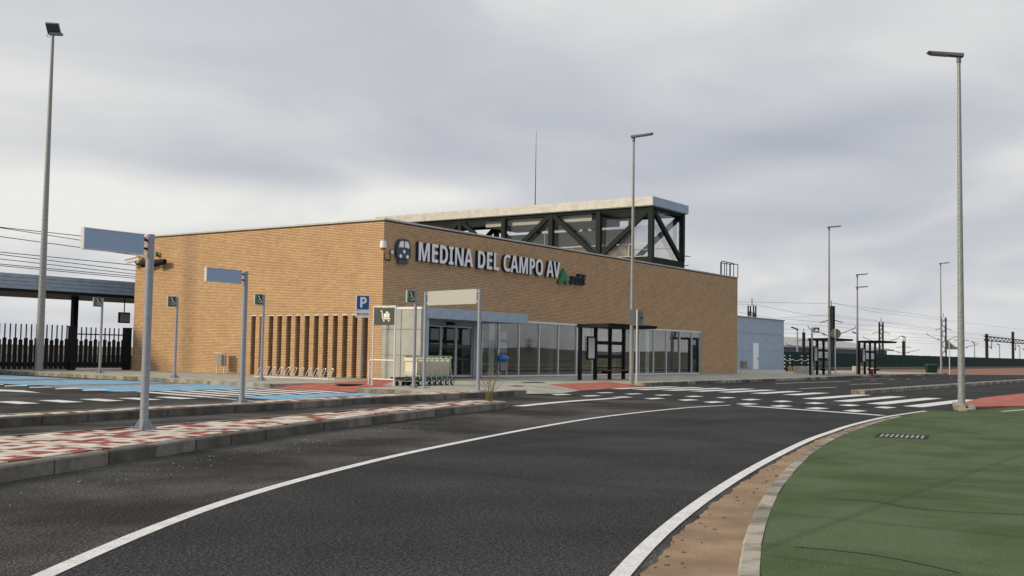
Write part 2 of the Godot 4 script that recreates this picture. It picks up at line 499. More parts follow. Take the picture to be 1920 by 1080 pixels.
# square pavers of two colours in an area bounded by two lines; the nearest ones are pieces of their own
func pavers(parent: Node3D, poly: PackedVector2Array, dir: Vector2, y: float, singles: int):
	var d := dir.normalized()
	var s := Vector2(-d.y, d.x)
	var g := 0.18
	var f := FastNoiseLite.new()
	f.seed = 5; f.frequency = 0.85; f.noise_type = FastNoiseLite.TYPE_VALUE
	var cells := []
	var box := Rect2(poly[0], Vector2.ZERO)
	for p in poly: box = box.expand(p)
	var n := int(box.size.length() / g) + 2
	for i in range(-n, n):
		for j in range(-n, n):
			var q := poly[0] + d * g * i + s * g * j
			if not box.has_point(q): continue
			var ok := true
			for e in [[-1, -1], [1, -1], [1, 1], [-1, 1]]:
				if not Geometry2D.is_point_in_polygon(q + (d * e[0] + s * e[1]) * g * 0.47, poly): ok = false
			if not ok: continue
			var red := f.get_noise_2d(i * 1.3, j * 1.3) + rng.randf_range(-0.35, 0.35) > 0.14
			cells.append([q, red, rng.randi() % 3, rng.randf_range(-0.002, 0.002)])
	cells.sort_custom(func(a, b): return a[0].length() < b[0].length())
	var made := {}
	var rest := {}
	for k in cells.size():
		var e: Array = cells[k]
		var key := ("paver_red%d" if e[1] else "paver_white%d") % e[2]
		var h := g / 2 - 0.004
		if k < singles:
			if not made.has(key):
				var b := MB.new()
				var r := []
				for yy in [[-0.03, h], [-0.004, h], [0.0, h - 0.004]]:
					for q in [[-1, 1], [1, 1], [1, -1], [-1, -1]]:
						var z: Vector2 = d * q[0] * yy[1] + s * q[1] * yy[1]
						r.append(Vector3(z.x, yy[0], z.y))
				b.quad(r[8], r[9], r[10], r[11])
				for a in [0, 4]:
					for q in 4: b.quad(r[a + q], r[a + (q + 1) % 4], r[a + 4 + (q + 1) % 4], r[a + 4 + q])
				made[key] = b.mesh()
			part(parent, "paver", made[key], M[key], Vector3(e[0].x, y + e[3], e[0].y))
		else:
			if not rest.has(key): rest[key] = MB.new()
			var b: MB = rest[key]
			var yy: float = y + e[3]
			var r := []
			for lv in [-0.03, 0.0]:
				for q in [[-1, 1], [1, 1], [1, -1], [-1, -1]]:
					var z: Vector2 = e[0] + (d * q[0] + s * q[1]) * h
					r.append(Vector3(z.x, yy + lv, z.y))
			b.quad(r[4], r[5], r[6], r[7])
			for q in 4: b.quad(r[q], r[(q + 1) % 4], r[4 + (q + 1) % 4], r[4 + q])
	for key in rest:
		part(parent, "far_red_pavers" if "red" in key else "far_white_pavers", rest[key], M[key]).set_meta("kind", "stuff")

# ---------------------------------------------------------------- ground
func build_ground():
	var b := MB.new()
	b.flat(v2([[-3000, -3000], [3000, -3000], [3000, 3000], [-3000, 3000]]), -0.03)
	var gr := setting("ground")
	part(gr, "field_surface", b, M.field)
	b = MB.new()
	b.flat(v2([[74, -60], [420, -60], [420, -19.0], [118.5, -19.6], [106.5, -24.4], [74, -24.4]]), 0.02)
	part(gr, "red_soil", b, M.soil)
	b = MB.new()
	b.flat(v2([[-60, -49.6], [420, -49.6], [420, -75], [-60, -75]]), 0.06)
	part(gr, "track_bed", b, M.kerb1)
	# road
	var road := setting("road")
	b = MB.new()
	b.flat(v2([[-25, -50], [74, -50], [106, -25], [120, -19.5], [420, -19.0], [420, -4], [60, -4], [60, 7], [-25, 7]]), 0.0)
	part(road, "old_asphalt", b, M.asphalt_old)
	var left := smooth(v2([[0.6, -3.6], [3.83, -5.96], [6.77, -7.67], [10.21, -9.07], [13.34, -10.05], [16.6, -10.95], [20.0, -11.75], [23.3, -12.25], [26.5, -12.5], [28.75, -12.35]]))
	var edge := smooth(v2([[1.2, -0.9], [3.4, -2.25], [6.02, -3.30], [8.79, -4.17], [12.65, -5.15], [17.3, -6.15], [22.6, -7.0], [26.5, -7.38], [30.3, -7.45]]))
	var lane := left.duplicate()
	lane.append_array(v2([[30.4, -16.6], [31, -20.5], [43, -22.9], [63, -23.2], [80, -24.5], [106.4, -24.5], [118, -19.8], [300, -19.4], [300, -6.8], [33, -7.0]]))
	var back := edge.duplicate()
	back.reverse()
	lane.append_array(back)
	area_mark(road, "new_asphalt", lane, 0.004, M.asphalt_new)
	line_mark(road, "lane_line", left, 0.13, 0.008, M.paint_white)
	line_mark(road, "edge_line", edge, 0.125, 0.008, M.paint_white)
	line_mark(road, "lane_line", smooth(v2([[23.2, -15.75], [26.5, -16.4], [30.1, -16.75]])), 0.32, 0.008, M.paint_white)
	line_mark(road, "lane_line", smooth(v2([[8.5, -14.45], [12.5, -15.05], [17.5, -16.1], [21.5, -17.1]])), 0.15, 0.008, M.paint_white)
	line_mark(road, "stop_line", v2([[28.7, -11.9], [27.95, -10.0], [26.85, -7.6]]), 0.32, 0.009, M.paint_white)
	line_mark(road, "lane_line", v2([[46.6, -16.8], [51.4, -16.7]]), 0.13, 0.008, M.paint_white)
	line_mark(road, "lane_line", v2([[57.5, -18.0], [62.4, -17.7]]), 0.13, 0.008, M.paint_white)
	line_mark(road, "lane_line", v2([[54.5, -20.9], [58.5, -21.0], [66, -20.6]]), 0.15, 0.008, M.paint_white)
	for k in 7: line_mark(road, "lane_dash", v2([[70 + 4.2 * k, -20.6], [71.4 + 4.2 * k, -20.65]]), 0.12, 0.008, M.paint_white)
	line_mark(road, "edge_line", v2([[72, -22.4], [84, -22.5]]), 0.12, 0.008, M.paint_white)
	var bars := [[38.2, 43.7, -21.65], [38.2, 43.8, -20.55], [38.55, 43.8, -19.45], [38.7, 44.2, -18.35], [38.8, 43.6, -17.2], [38.75, 43.0, -15.9], [38.55, 42.2, -14.55], [35.5, 41.6, -12.75], [34.4, 41.1, -11.35], [33.4, 40.7, -10.0], [32.6, 40.4, -8.7]]
	for k in bars.size():
		var e: Array = bars[k]
		var tip := 0.12 if k > 6 else 0.0
		area_mark(road, "zebra_bar", v2([[e[0] + tip, e[2]], [e[1], e[2] - 0.05], [e[1] + 0.05, e[2] + 0.55], [e[0] + 0.5 * tip, e[2] + 0.62], [e[0] - tip, e[2] + 0.5]]), 0.009, M.paint_white)
	for k in 10:
		var z := -19.35 + 1.17 * k
		if z > -8.2: continue
		var x := 33.35 - 0.05 * k - (0.03 * k * k if k > 4 else 0.0) * 0.9
		for xx in [x, x - 2.95 + 0.02 * k]:
			area_mark(road, "crossing_dash", v2([[xx + 0.38, z - 0.24], [xx + 1.25, z - 0.22], [xx + 0.9, z + 0.26], [xx, z + 0.22]]), 0.009, M.paint_white)
	# parking bays
	for e in [[-45.6, -40.6], [-38.6, -34.4], [-32.7, -28.5], [-24.0, -20.9]]:
		var x0 := 20.9 if e[0] > -33 else 21.6
		area_mark(road, "blue_bay", v2([[x0, e[0]], [27.2 if e[0] < -25 else 26.2, e[0]], [27.0 if e[0] < -25 else 25.6, e[1]], [x0 - 0.5, e[1]]]), 0.008, M.paint_blue)
		for z in [e[0], e[1]]:
			if z > -24.5: continue
			line_mark(road, "bay_line", v2([[x0 - 0.4, z], [27.0, z]]), 0.16, 0.012, M.paint_white)
	for z in [-40.05, -39.3, -33.9, -33.3]:
		line_mark(road, "bay_line", v2([[21.4, z], [27.0, z + 0.2]]), 0.2, 0.010, M.paint_white)
	for k in 8:
		line_mark(road, "walkway_bar", v2([[21.0 + 0.82 * k, -28.1], [20.2 + 0.78 * k, -24.1]]), 0.42, 0.010, M.paint_white)
	line_mark(road, "bay_line", v2([[21.2, -28.4], [20.3, -24.6], [19.4, -20.9]]), 0.16, 0.011, M.paint_white)
	for k in 9:
		var z := -40.0 + 1.42 * k
		if z > -28.8: continue
		area_mark(road, "bay_dash", v2([[20.3, z], [21.1, z], [20.75, z + 0.62], [19.95, z + 0.62]]), 0.011, M.paint_white)
	for k in 6:
		area_mark(road, "crossing_dash", v2([[13.3 + 1.14 * k, -24.85], [13.85 + 1.14 * k, -24.85], [13.7 + 1.14 * k, -23.55], [13.15 + 1.14 * k, -23.55]]), 0.008, M.paint_white)
	area_mark(road, "parking_arrow", v2([[17.6, -31.6], [18.5, -31.4], [18.7, -30.6], [18.1, -28.7], [17.9, -30.2], [17.4, -30.6]]), 0.008, M.paint_white)
	area_mark(road, "crossing_dash", v2([[13.0, -26.9], [14.3, -26.9], [14.0, -25.9], [12.7, -25.9]]), 0.008, M.paint_white)

	# islands with red and white pavers
	var isl := setting("paved_island")
	var f1 := v2([[-3.2, -6.4], [2.6, -8.85], [6.06, -10.27], [10.7, -12.12], [14.85, -13.5], [18.6, -14.55], [22.0, -15.3]])
	var bk1 := v2([[22.2, -16.75], [17.5, -15.55], [12.5, -14.45], [8.1, -13.85], [4, -13.2], [0, -12.6], [-3.4, -12.0]])
	var tip := v2([[22.0, -15.3], [22.45, -15.6], [22.55, -16.2], [22.2, -16.75]])
	kerb(isl, f1, 0.16, -0.05, P, [1, 2, 2, 1])
	kerb(isl, tip, 0.16, -0.05, P, [1, 0], 0.5)
	kerb(isl, bk1, 0.16, -0.05, P, [1, 2])
	var poly := shifted(f1, 0.17)
	poly.append_array(v2([[22.35, -16.1]]))
	poly.append_array(shifted(bk1, 0.17))
	b = MB.new()
	b.flat(poly, P - 0.022)
	part(isl, "bedding", b, M.mortar)
	pavers(isl, poly, Vector2(0.935, -0.355), P - 0.002, 300)

	var isl2 := setting("paved_strip")
	var f2 := v2([[-2, -15.2], [4, -16.2], [10.1, -17.15], [16.3, -18.15], [23.6, -19.35], [27.9, -19.6]])
	var bk2 := v2([[26.4, -20.75], [16.9, -19.2], [10.5, -18.1], [4, -17.1], [-2, -16.1]])
	kerb(isl2, f2, 0.16, -0.05, P, [1, 2, 2])
	kerb(isl2, bk2, 0.12, -0.05, P, [0, 1])
	poly = shifted(f2, 0.17)
	poly.append_array(shifted(bk2, 0.13))
	b = MB.new()
	b.flat(poly, P - 0.022)
	part(isl2, "bedding", b, M.mortar)
	pavers(isl2, poly, Vector2(0.987, -0.16), P - 0.002, 0)

	# median on the far road
	var med := setting("median")
	kerb(med, v2([[42.1, -12.55], [52, -12.75], [64, -12.95], [82, -13.1], [104, -13.2]]), 0.28, -0.05, P, [0, 1, 3])
	kerb(med, v2([[104, -13.75], [82, -13.65], [64, -13.5], [52, -13.3], [42.1, -13.12]]), 0.28, -0.05, P, [0, 3])
	kerb(med, v2([[41.95, -13.1], [41.95, -12.55]]), 0.14, -0.05, P, [0, 3], 0.3)

	# station pavement
	var pav := setting("station_pavement")
	var flank := v2([[28.6, -48.3], [28.1, -42], [27.75, -38], [27.35, -34], [26.9, -30.4], [26.5, -28.4]])
	var flank2 := v2([[26.35, -24.2], [26.1, -22.2], [25.75, -20.75]])
	var front := v2([[27.9, -19.6], [29.8, -19.9]])
	var front2 := v2([[42.6, -22.25], [48.2, -22.62], [56.5, -22.75], [63, -22.95], [72, -23.6], [80, -24.2], [94, -24.3], [106.3, -24.25]])
	kerb(pav, flank, 0.15, -0.05, P, [0, 1, 3, 0])
	kerb(pav, flank2, 0.15, -0.05, P, [0, 3, 1])
	kerb(pav, front, 0.15, -0.05, P, [1, 2])
	kerb(pav, front2, 0.15, -0.05, P, [1, 0, 2])
	var body := shifted(flank, 0.16)
	body.append_array(v2([[28.7, -28.4], [28.9, -24.6], [26.55, -24.1]]))
	body.append_array(shifted(v2([[26.1, -22.2], [25.75, -20.75]]), 0.16))
	body.append_array(v2([[26.4, -20.75], [27.9, -19.78], [30.0, -20.4], [33.4, -22.2], [36.4, -23.3], [42.5, -24.0], [42.6, -22.42]]))
	body.append_array(shifted(front2, 0.16))
	body.append_array(v2([[109.5, -36], [112, -46], [36, -49.3], [28.8, -49.3]]))
	b = MB.new()
	b.slab(body, -0.05, P - 0.004)
	part(pav, "paving", b, M.pavement)
	# dropped kerbs: sloping aprons down to the road
	b = MB.new()
	var w := func(x: float, y: float, z: float): return Vector3(x, y, z)
	b.quad(w.call(29.9, 0.03, -20.0), w.call(31.75, 0.012, -19.84), w.call(33.4, P - 0.004, -22.2), w.call(30.0, P - 0.004, -20.4))
	b.quad(w.call(31.75, 0.012, -19.84), w.call(34.9, 0.012, -20.95), w.call(36.4, P - 0.004, -23.3), w.call(33.4, P - 0.004, -22.2))
	part(pav, "apron", b, M.pavement)
	b = MB.new()
	b.quad(w.call(34.9, 0.012, -20.95), w.call(42.55, 0.012, -22.2), w.call(42.5, P - 0.004, -24.0), w.call(36.4, P - 0.004, -23.3))
	part(pav, "red_apron", b, M.pavement_red)
	b = MB.new()
	b.quad(w.call(26.35, 0.012, -28.4), w.call(26.25, 0.012, -24.3), w.call(28.9, P - 0.004, -24.6), w.call(28.7, P - 0.004, -28.4))
	part(pav, "red_apron", b, M.pavement_red)
	area_mark(pav, "red_strip", v2([[28.75, -28.0], [28.9, -25.4], [34.6, -29.6], [34.6, -30.6], [31.5, -29.3]]), P + 0.001, M.pavement_red)
	area_mark(pav, "tactile_patch", v2([[32.5, -21.95], [33.4, -22.4], [33.9, -23.1], [32.9, -22.8]]), P + 0.001, M.paver_red1)

	# green surface with its kerb and the sand in the gutter
	var gs := setting("green_pavement")
	var ko := smooth(v2([[1.9, -0.55], [4.2, -1.75], [6.45, -2.72], [8.58, -3.5], [11.21, -4.34], [15.26, -5.42], [19.14, -6.22], [23.69, -6.88], [26.2, -7.12]]))
	var ko_back := ko.duplicate()
	ko_back.reverse()
	kerb(gs, ko_back, 0.135, -0.05, 0.035, [0, 3, 1, 3])
	var gp := shifted(ko, -0.137)
	gp.append_array(v2([[30.5, -7.35], [30.45, -6.7], [32.4, -6.3], [36.0, -6.0], [60, -5.2], [60, 6.9], [-2, 6.9], [-2, 1.5]]))
	b = MB.new()
	b.slab(gp, -0.05, 0.03)
	part(gs, "green_surface", b, M.green_surface)
	b = MB.new()      # a ragged strip between the edge line and the kerb
	var ca := Curve2D.new()
	var cb := Curve2D.new()
	for q in shifted(edge, -0.085): ca.add_point(q)
	for q in ko: cb.add_point(q)
	var ns := 400
	for i in ns:
		var rag := []
		for k in [i, i + 1]:
			var o: Vector2 = cb.sample_baked(cb.get_baked_length() * k / ns)
			var e: Vector2 = ca.get_closest_point(o)
			var gap := o.distance_to(e)
			rag.append([e.move_toward(o, minf(0.055 + 0.014 * sin(k * 0.23) + 0.010 * sin(k * 0.61 + 1.0) + 0.008 * sin(k * 1.37), gap * 0.5)), o])
		b.quad(Vector3(rag[0][1].x, 0.012, rag[0][1].y), Vector3(rag[1][1].x, 0.012, rag[1][1].y), Vector3(rag[1][0].x, 0.012, rag[1][0].y), Vector3(rag[0][0].x, 0.012, rag[0][0].y))
	part(gs, "gutter_sand", b, M.sand)
	# open joints across the green surface: narrow strips of dark filler
	var joints := [[[1640, 850], [1720, 851], [1810, 857], [1920, 860]], [[1540, 935], [1640, 940], [1700, 952], [1800, 960], [1920, 965]], [[1490, 1026], [1600, 1036], [1700, 1052], [1800, 1075]], [[1600, 893], [1720, 897], [1840, 905], [1920, 911]]]
	for jn in joints:
		var q := PackedVector2Array()
		for e in jn:
			var g := pg(e[0], e[1], 0.03)
			q.append(Vector2(g.x, g.z))
		line_mark(gs, "joint", smooth(q, 0.25), 0.018, 0.0335, M.asphalt_new)
	var rd := setting("lamp_corner")
	kerb(rd, v2([[31.7, -6.75], [33.0, -7.05], [34.2, -7.35]]), 0.3, -0.05, 0.13, [0, 3])
	kerb(rd, v2([[30.6, -6.5], [32.2, -6.55], [34.6, -7.15]]), 0.2, -0.05, 0.06, [0], 1.5)
	b = MB.new()
	b.slab(v2([[34.2, -7.6], [41.6, -8.3], [60, -8.1], [60, -5.3], [42, -6.4], [35.4, -5.9], [33.2, -6.9], [33, -7.35]]), -0.05, 0.055)
	part(rd, "red_surface", b, M.pavement_red)
	line_mark(rd, "white_dash", v2([[31.2, -5.75], [33.6, -5.4]]), 0.12, 0.036, M.paint_white)

# ---------------------------------------------------------------- brickwork
# bricks on a face: o is its lower corner, u runs along it, n points out; holes are rectangles [u0, u1, y0, y1]
func brickwork(b: MB, o: Vector3, u: Vector3, n: Vector3, long: float, high: float, holes: Array, singles):
	var ch := 0.0738
	var bl := 0.262
	var rows := int(floor(high / ch + 0.01))
	for r in rows:
		var y0 := r * ch + 0.008
		var y1 := (r + 1) * ch - 0.008
		var free := [[0.0, long]]
		for h in holes:
			if y1 > h[2] + 0.001 and y0 < h[3] - 0.001:
				var nx := []
				for f in free:
					if h[1] <= f[0] or h[0] >= f[1]: nx.append(f)
					else:
						if h[0] > f[0] + 0.02: nx.append([f[0], h[0]])
						if h[1] < f[1] - 0.02: nx.append([h[1], f[1]])
				free = nx
		var k := 0
		var x := -bl * (0.5 if r % 2 else 0.0)
		while x < long:
			var a0 := x + 0.006
			var a1 := x + bl - 0.006
			x += bl
			k += 1
			for f in free:
				var c0: float = maxf(a0, f[0])
				var c1: float = minf(a1, f[1])
				if c1 - c0 < 0.03: continue
				var tone := rng.randi() % 5
				if singles != null and singles.call(c0, c1, y0, tone): continue
				var pr := 0.018 + rng.randf_range(-0.002, 0.002)
				var vv := rng.randf_range(0.90, 1.05)
				var cc := brick_tone(tone) * vv * brick_gain
				b.col = Color(cc.r, cc.g, cc.b)
				var p := o + u * c0 + Vector3(0, y0, 0)
				var q := o + u * c1 + Vector3(0, y0, 0)
				var t := Vector3(0, y1 - y0, 0)
				var e := n * pr
				b.quad(p + e, q + e, q + t + e, p + t + e)
				b.quad(p + t + e, q + t + e, q + t, p + t)
				b.quad(p, q, q + e, p + e)
				b.quad(p, p + e, p + t + e, p + t)
				b.quad(q + e, q, q + t, q + t + e)

const CX := 35.5       # corner of the brick block
const CZ := -31.25
const EX := 73.95
const EZ := -48.3
const TOP := 7.02
const SLOTS := [-39.41, -38.83, -38.22, -37.65, -37.06, -36.47, -35.89, -35.30, -34.72, -34.13, -33.55, -32.96, -32.35]

func build_station():
	var st := thing("station_building", "long ochre brick station block with glazed entrance front and slotted flank wall", "building", Vector3(CX, P, CZ))
	var H := TOP - P
	# mortar core of the walls, set behind the brick faces
	var b := MB.new()
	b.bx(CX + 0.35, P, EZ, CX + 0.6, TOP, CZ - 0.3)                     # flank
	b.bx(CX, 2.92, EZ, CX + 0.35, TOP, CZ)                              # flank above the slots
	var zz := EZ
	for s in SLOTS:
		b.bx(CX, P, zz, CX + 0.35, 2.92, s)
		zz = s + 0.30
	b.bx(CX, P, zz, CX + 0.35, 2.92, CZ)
	b.bx(CX + 0.35, 3.02, CZ - 0.35, EX, TOP, CZ)                        # front above the glass
	b.bx(CX + 0.35, P, CZ - 0.35, 38.3, 3.02, CZ)
	b.bx(67.82, P, CZ - 0.35, EX, 3.02, CZ)
	b.bx(EX - 0.35, P, EZ, EX, TOP, CZ - 0.35)
	b.bx(CX + 0.6, P, EZ, EX - 0.35, TOP, EZ + 0.35)
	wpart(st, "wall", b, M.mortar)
	b = MB.new()
	b.bx(CX + 0.6, 6.5, EZ + 0.35, EX - 0.35, 6.7, CZ - 0.35)
	wpart(st, "roof", b, M.roof_grey)
	# bricks
	var shared := {}
	var count := [0]
	var brick_mesh := func(key: String, s: Vector3):
		if not shared.has(key):
			var q := MB.new()
			q.bx(-s.x / 2, -s.y / 2, -s.z / 2, s.x / 2, s.y / 2, s.z / 2)
			shared[key] = q.mesh()
		return shared[key]
	b = MB.new()
	var holes := []
	for s in SLOTS: holes.append([CZ - (s + 0.30), CZ - s, 0.0, 2.92 - P])
	# flank wall, u runs from the corner away along -Z
	brickwork(b, Vector3(CX, P, CZ), Vector3(0, 0, -1), Vector3(-1, 0, 0), CZ - EZ, H, holes, func(c0, c1, y0, tone):
		if c1 > 0.80 or count[0] >= 300 or y0 < 0.4: return false
		count[0] += 1
		var l: float = c1 - c0
		wpart(st, "brick", brick_mesh.call("f%.3f" % l, Vector3(0.036, 0.0578, l)), M["brick%d" % tone]).position += Vector3(CX, P + y0 + 0.0289, CZ - (c0 + c1) / 2)
		return true)
	var front_holes := [[0.0, 67.82 - CX, 0.0, 3.02 - P]]
	brickwork(b, Vector3(CX, P, CZ), Vector3(1, 0, 0), Vector3(0, 0, 1), EX - CX, H, front_holes, null)
	for s in SLOTS:      # sides of the piers
		brickwork(b, Vector3(CX, P, s), Vector3(1, 0, 0), Vector3(0, 0, 1), 0.35, 2.92 - P, [], null)
	wpart(st, "other_bricks", b, M.brick).set_meta("kind", "stuff")
	# lintel plates over the slots
	for s in SLOTS:
		b = MB.new()
		b.bx(CX - 0.03, 2.90, s - 0.02, CX + 0.02, 2.955, s + 0.32)
		wpart(st, "slot_lintel", b, M.alu)
	# coping
	b = MB.new()
	b.bx(CX - 0.05, TOP, EZ - 0.05, CX + 0.65, TOP + 0.075, CZ + 0.05)
	b.bx(CX + 0.65, TOP, CZ - 0.4, EX + 0.05, TOP + 0.075, CZ + 0.05)
	b.bx(EX - 0.4, TOP, EZ - 0.05, EX + 0.05, TOP + 0.075, CZ - 0.4)
	wpart(st, "coping", b, M.fascia)
	# hall behind the glass
	b = MB.new()
	b.bx(CX + 0.6, 3.12, -40.0, EX - 0.35, 3.25, CZ - 0.35)
	wpart(st, "hall_ceiling", b, M.soffit)
	b = MB.new()
	b.bx(CX + 0.6, P - 0.1, -40.0, EX - 0.35, P + 0.012, CZ)
	wpart(st, "hall_floor", b, M.interior_floor)
	b = MB.new()
	b.bx(CX + 0.6, P + 0.012, -40.3, EX - 0.35, 3.12, -40.0)
	wpart(st, "hall_wall", b, M.interior)
	for x in [46.5, 54.0, 61.5]:
		b = MB.new()
		b.cyl(Vector3(x, P + 0.012, -34.5), Vector3(x, 3.12, -34.5), 0.2, 0.2, 16)
		wpart(st, "hall_column", b, M.cladding)
	# glazed front
	var mull := [42.83, 44.26, 46.05, 47.93, 49.82, 51.70, 53.44, 55.39, 57.25, 59.05, 60.96, 62.72, 64.64, 66.45, 67.74]
	var gz := CZ - 0.06
	for i in mull.size() - 1:
		b = MB.new()
		b.bx(mull[i] + 0.03, P + 0.09, gz + 0.006, mull[i + 1] - 0.03, 2.93, gz + 0.014)      # double glazing: two leaves
		b.bx(mull[i] + 0.03, P + 0.09, gz - 0.014, mull[i + 1] - 0.03, 2.93, gz - 0.006)
		wpart(st, "pane", b, M.glass)
	for x in mull:
		b = MB.new()
		b.bx(x - 0.03, P + 0.012, gz - 0.07, x + 0.03, 2.93, gz + 0.055)
		wpart(st, "mullion", b, M.alu)
	b = MB.new()
	b.bx(42.8, 2.93, gz - 0.08, 67.82, 3.03, gz + 0.075)
	wpart(st, "head_rail", b, M.alu)
	b = MB.new()
	b.bx(42.86, P + 0.012, gz - 0.06, 67.71, P + 0.09, gz + 0.045)
	wpart(st, "sill_rail", b, M.alu)
	for x in [43.62, 51.85, 60.15]:
		b = MB.new()
		b.bx(x - 0.02, P + 0.05, gz - 0.12, x + 0.45, 2.9, gz - 0.09)
		wpart(st, "frosted_panel", b, M.pale_green)
	# dark inner doors of the lobby
	for x in [43.0, 44.45]:
		b = MB.new()
		for xx in [x, x + 1.1]: b.bx(xx, P + 0.02, gz - 0.40, xx + 0.14, 2.6, gz - 0.30)
		for y in [0.2, 1.22, 1.9, 2.45]: b.bx(x + 0.14, y, gz - 0.39, x + 1.1, y + 0.14, gz - 0.31)
		var ldr := wpart(st, "lobby_door", b, M.black_metal)
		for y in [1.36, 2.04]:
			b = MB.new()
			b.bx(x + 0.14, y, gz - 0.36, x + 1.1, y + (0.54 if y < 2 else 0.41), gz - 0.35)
			wpart(ldr, "pane", b, M.poster_and_reflection)  # pale opaque sheet: a bright reflection put in as colour
	# sliding entrance doors
	b = MB.new()
	b.bx(38.3, 2.6, CZ - 0.3, 42.8, 3.02, CZ - 0.05)
	wpart(st, "door_header", b, M.grey_metal)
	for x in [[38.55, 39.75], [39.78, 40.9], [40.93, 42.2]]:
		var d := Node3D.new()
		d.name = "sliding_door"
		st.add_child(d, true)
		b = MB.new()
		b.bx(x[0] + 0.05, P + 0.12, CZ - 0.17, x[1] - 0.05, 2.52, CZ - 0.15)
		wpart(d, "door_glass", b, M.glass)
		b = MB.new()
		for q in [x[0], x[1] - 0.05]: b.bx(q, P + 0.03, CZ - 0.2, q + 0.05, 2.58, CZ - 0.12)
		b.bx(x[0] + 0.05, P + 0.03, CZ - 0.2, x[1] - 0.05, P + 0.12, CZ - 0.12)
		b.bx(x[0] + 0.05, 2.52, CZ - 0.2, x[1] - 0.05, 2.58, CZ - 0.12)
		wpart(d, "door_frame", b, M.alu)
		for y in [0.98, 1.55]:
			b = MB.new()
			b.bx(x[0] + 0.06, y, CZ - 0.148, x[1] - 0.06, y + (0.16 if y > 1 else 0.1), CZ - 0.144)
			wpart(d, "vinyl_band", b, M.vinyl_green)
	b = MB.new()
	b.bx(42.2, P, CZ - 0.25, 42.8, 2.6, CZ - 0.05)
	b.bx(38.3, P, CZ - 0.25, 38.55, 2.6, CZ - 0.05)
	wpart(st, "door_jamb", b, M.grey_metal)
	# porch with metal cladding
	var pz1 := -29.05
	for q in [[P + 0.02, 1.18], [1.2, 2.28], [2.3, 3.12]]:
		for z in [[CZ + 0.02, -30.15], [-30.13, pz1]]:
			b = MB.new()
			b.bx(CX - 0.04, q[0], z[0] + 0.008, CX, q[1], z[1] - 0.008)
			wpart(st, "cladding_panel", b, M.cladding)
	b = MB.new()
	b.bx(CX, P, CZ + 0.02, CX + 0.18, 3.12, pz1)
	wpart(st, "porch_wall", b, M.cladding)
	b = MB.new()
	b.bx(CX - 0.045, 3.135, CZ + 0.02, CX + 0.1, 3.24, pz1)
	wpart(st, "porch_trim", b, M.alu)
	b = MB.new()
	b.bx(CX + 0.12, 2.78, CZ + 0.02, 43.45, 3.22, pz1 + 0.02)
	wpart(st, "porch_canopy", b, M.grey_metal)
	b = MB.new()
	b.bx(CX + 0.2, P, pz1 - 0.35, CX + 0.55, 2.78, pz1 - 0.05)
	wpart(st, "porch_pier", b, M.grey_metal)
	b = MB.new()
	b.bx(40.0, 2.62, CZ + 0.0, 40.5, 2.74, CZ + 0.12)
	wpart(st, "door_sensor", b, M.black_metal)

	build_signs_on_wall()
	# roof equipment seen over the parapet
	var an := thing("roof_aerial", "thin television aerial on the brick station roof beside the roof ladder", "aerial", Vector3(77.4 - 4.0, 6.7, -35.2))
	b = MB.new()
	b.cyl(Vector3(0, 0, 0), Vector3(0, 2.2, 0), 0.025, 0.02, 8)
	part(an, "mast", b, M.galvanised)
	for q in [[2.05, 0.9], [1.35, 0.6]]:
		b = MB.new()
		b.cyl(Vector3(-0.1, q[0], 0), Vector3(q[1], q[0], 0), 0.018, 0.018, 6)
		for k in 5: b.cyl(Vector3(q[1] * k / 5.0, q[0], -0.22), Vector3(q[1] * k / 5.0, q[0], 0.22), 0.01, 0.01, 6)
		part(an, "antenna", b, M.galvanised)
	var ld := thing("roof_ladder", "dark steel ladder hoops rising above the far end of the station parapet", "ladder", Vector3(71.7, 7.095, -31.5))
	for q in [[0.0, 0.0], [0.9, 0.0], [1.2, -0.6], [1.55, 0.0], [1.9, -0.6], [2.15, 0.0], [2.6, -0.5], [2.9, 0.0]]:
		b = MB.new()
		b.cyl(Vector3(q[0], 0, q[1]), Vector3(q[0], 1.0, q[1]), 0.03, 0.03, 8)
		part(ld, "upright", b, M.mast)
	b = MB.new()
	b.tube([Vector3(0, 1.0, 0), Vector3(2.15, 1.0, 0)], 0.03)
	b.tube([Vector3(1.2, 1.0, -0.6), Vector3(2.6, 1.0, -0.5), Vector3(2.9, 1.0, 0)], 0.03)
	part(ld, "handrail", b, M.mast)

func glyph(s: String, em: float, depth: float) -> TextMesh:
	var f := SystemFont.new()
	f.font_names = PackedStringArray(["Droid Sans"])
	f.font_weight = 700
	var t := TextMesh.new()
	t.font = f
	t.text = s
	t.font_size = 64
	t.pixel_size = em / 64.0
	t.depth = depth
	t.curve_step = 1.0
	t.horizontal_alignment = HORIZONTAL_ALIGNMENT_CENTER
	t.vertical_alignment = VERTICAL_ALIGNMENT_CENTER
	return t

func ring(r: float, n: int, o := Vector2.ZERO, sy := 1.0) -> PackedVector2Array:
	var p := PackedVector2Array()
	for i in n: p.append(o + Vector2(cos(TAU * i / n), sin(TAU * i / n) * sy) * r)
	return p

func rounded(x0: float, y0: float, x1: float, y1: float, r: float) -> PackedVector2Array:
	var p := PackedVector2Array()
	for e in [[x1 - r, y0 + r, -PI / 2], [x1 - r, y1 - r, 0.0], [x0 + r, y1 - r, PI / 2], [x0 + r, y0 + r, PI]]:
		for k in 6: p.append(Vector2(e[0], e[1]) + Vector2(cos(e[2] + PI / 2 * k / 5), sin(e[2] + PI / 2 * k / 5)) * r)
	return p

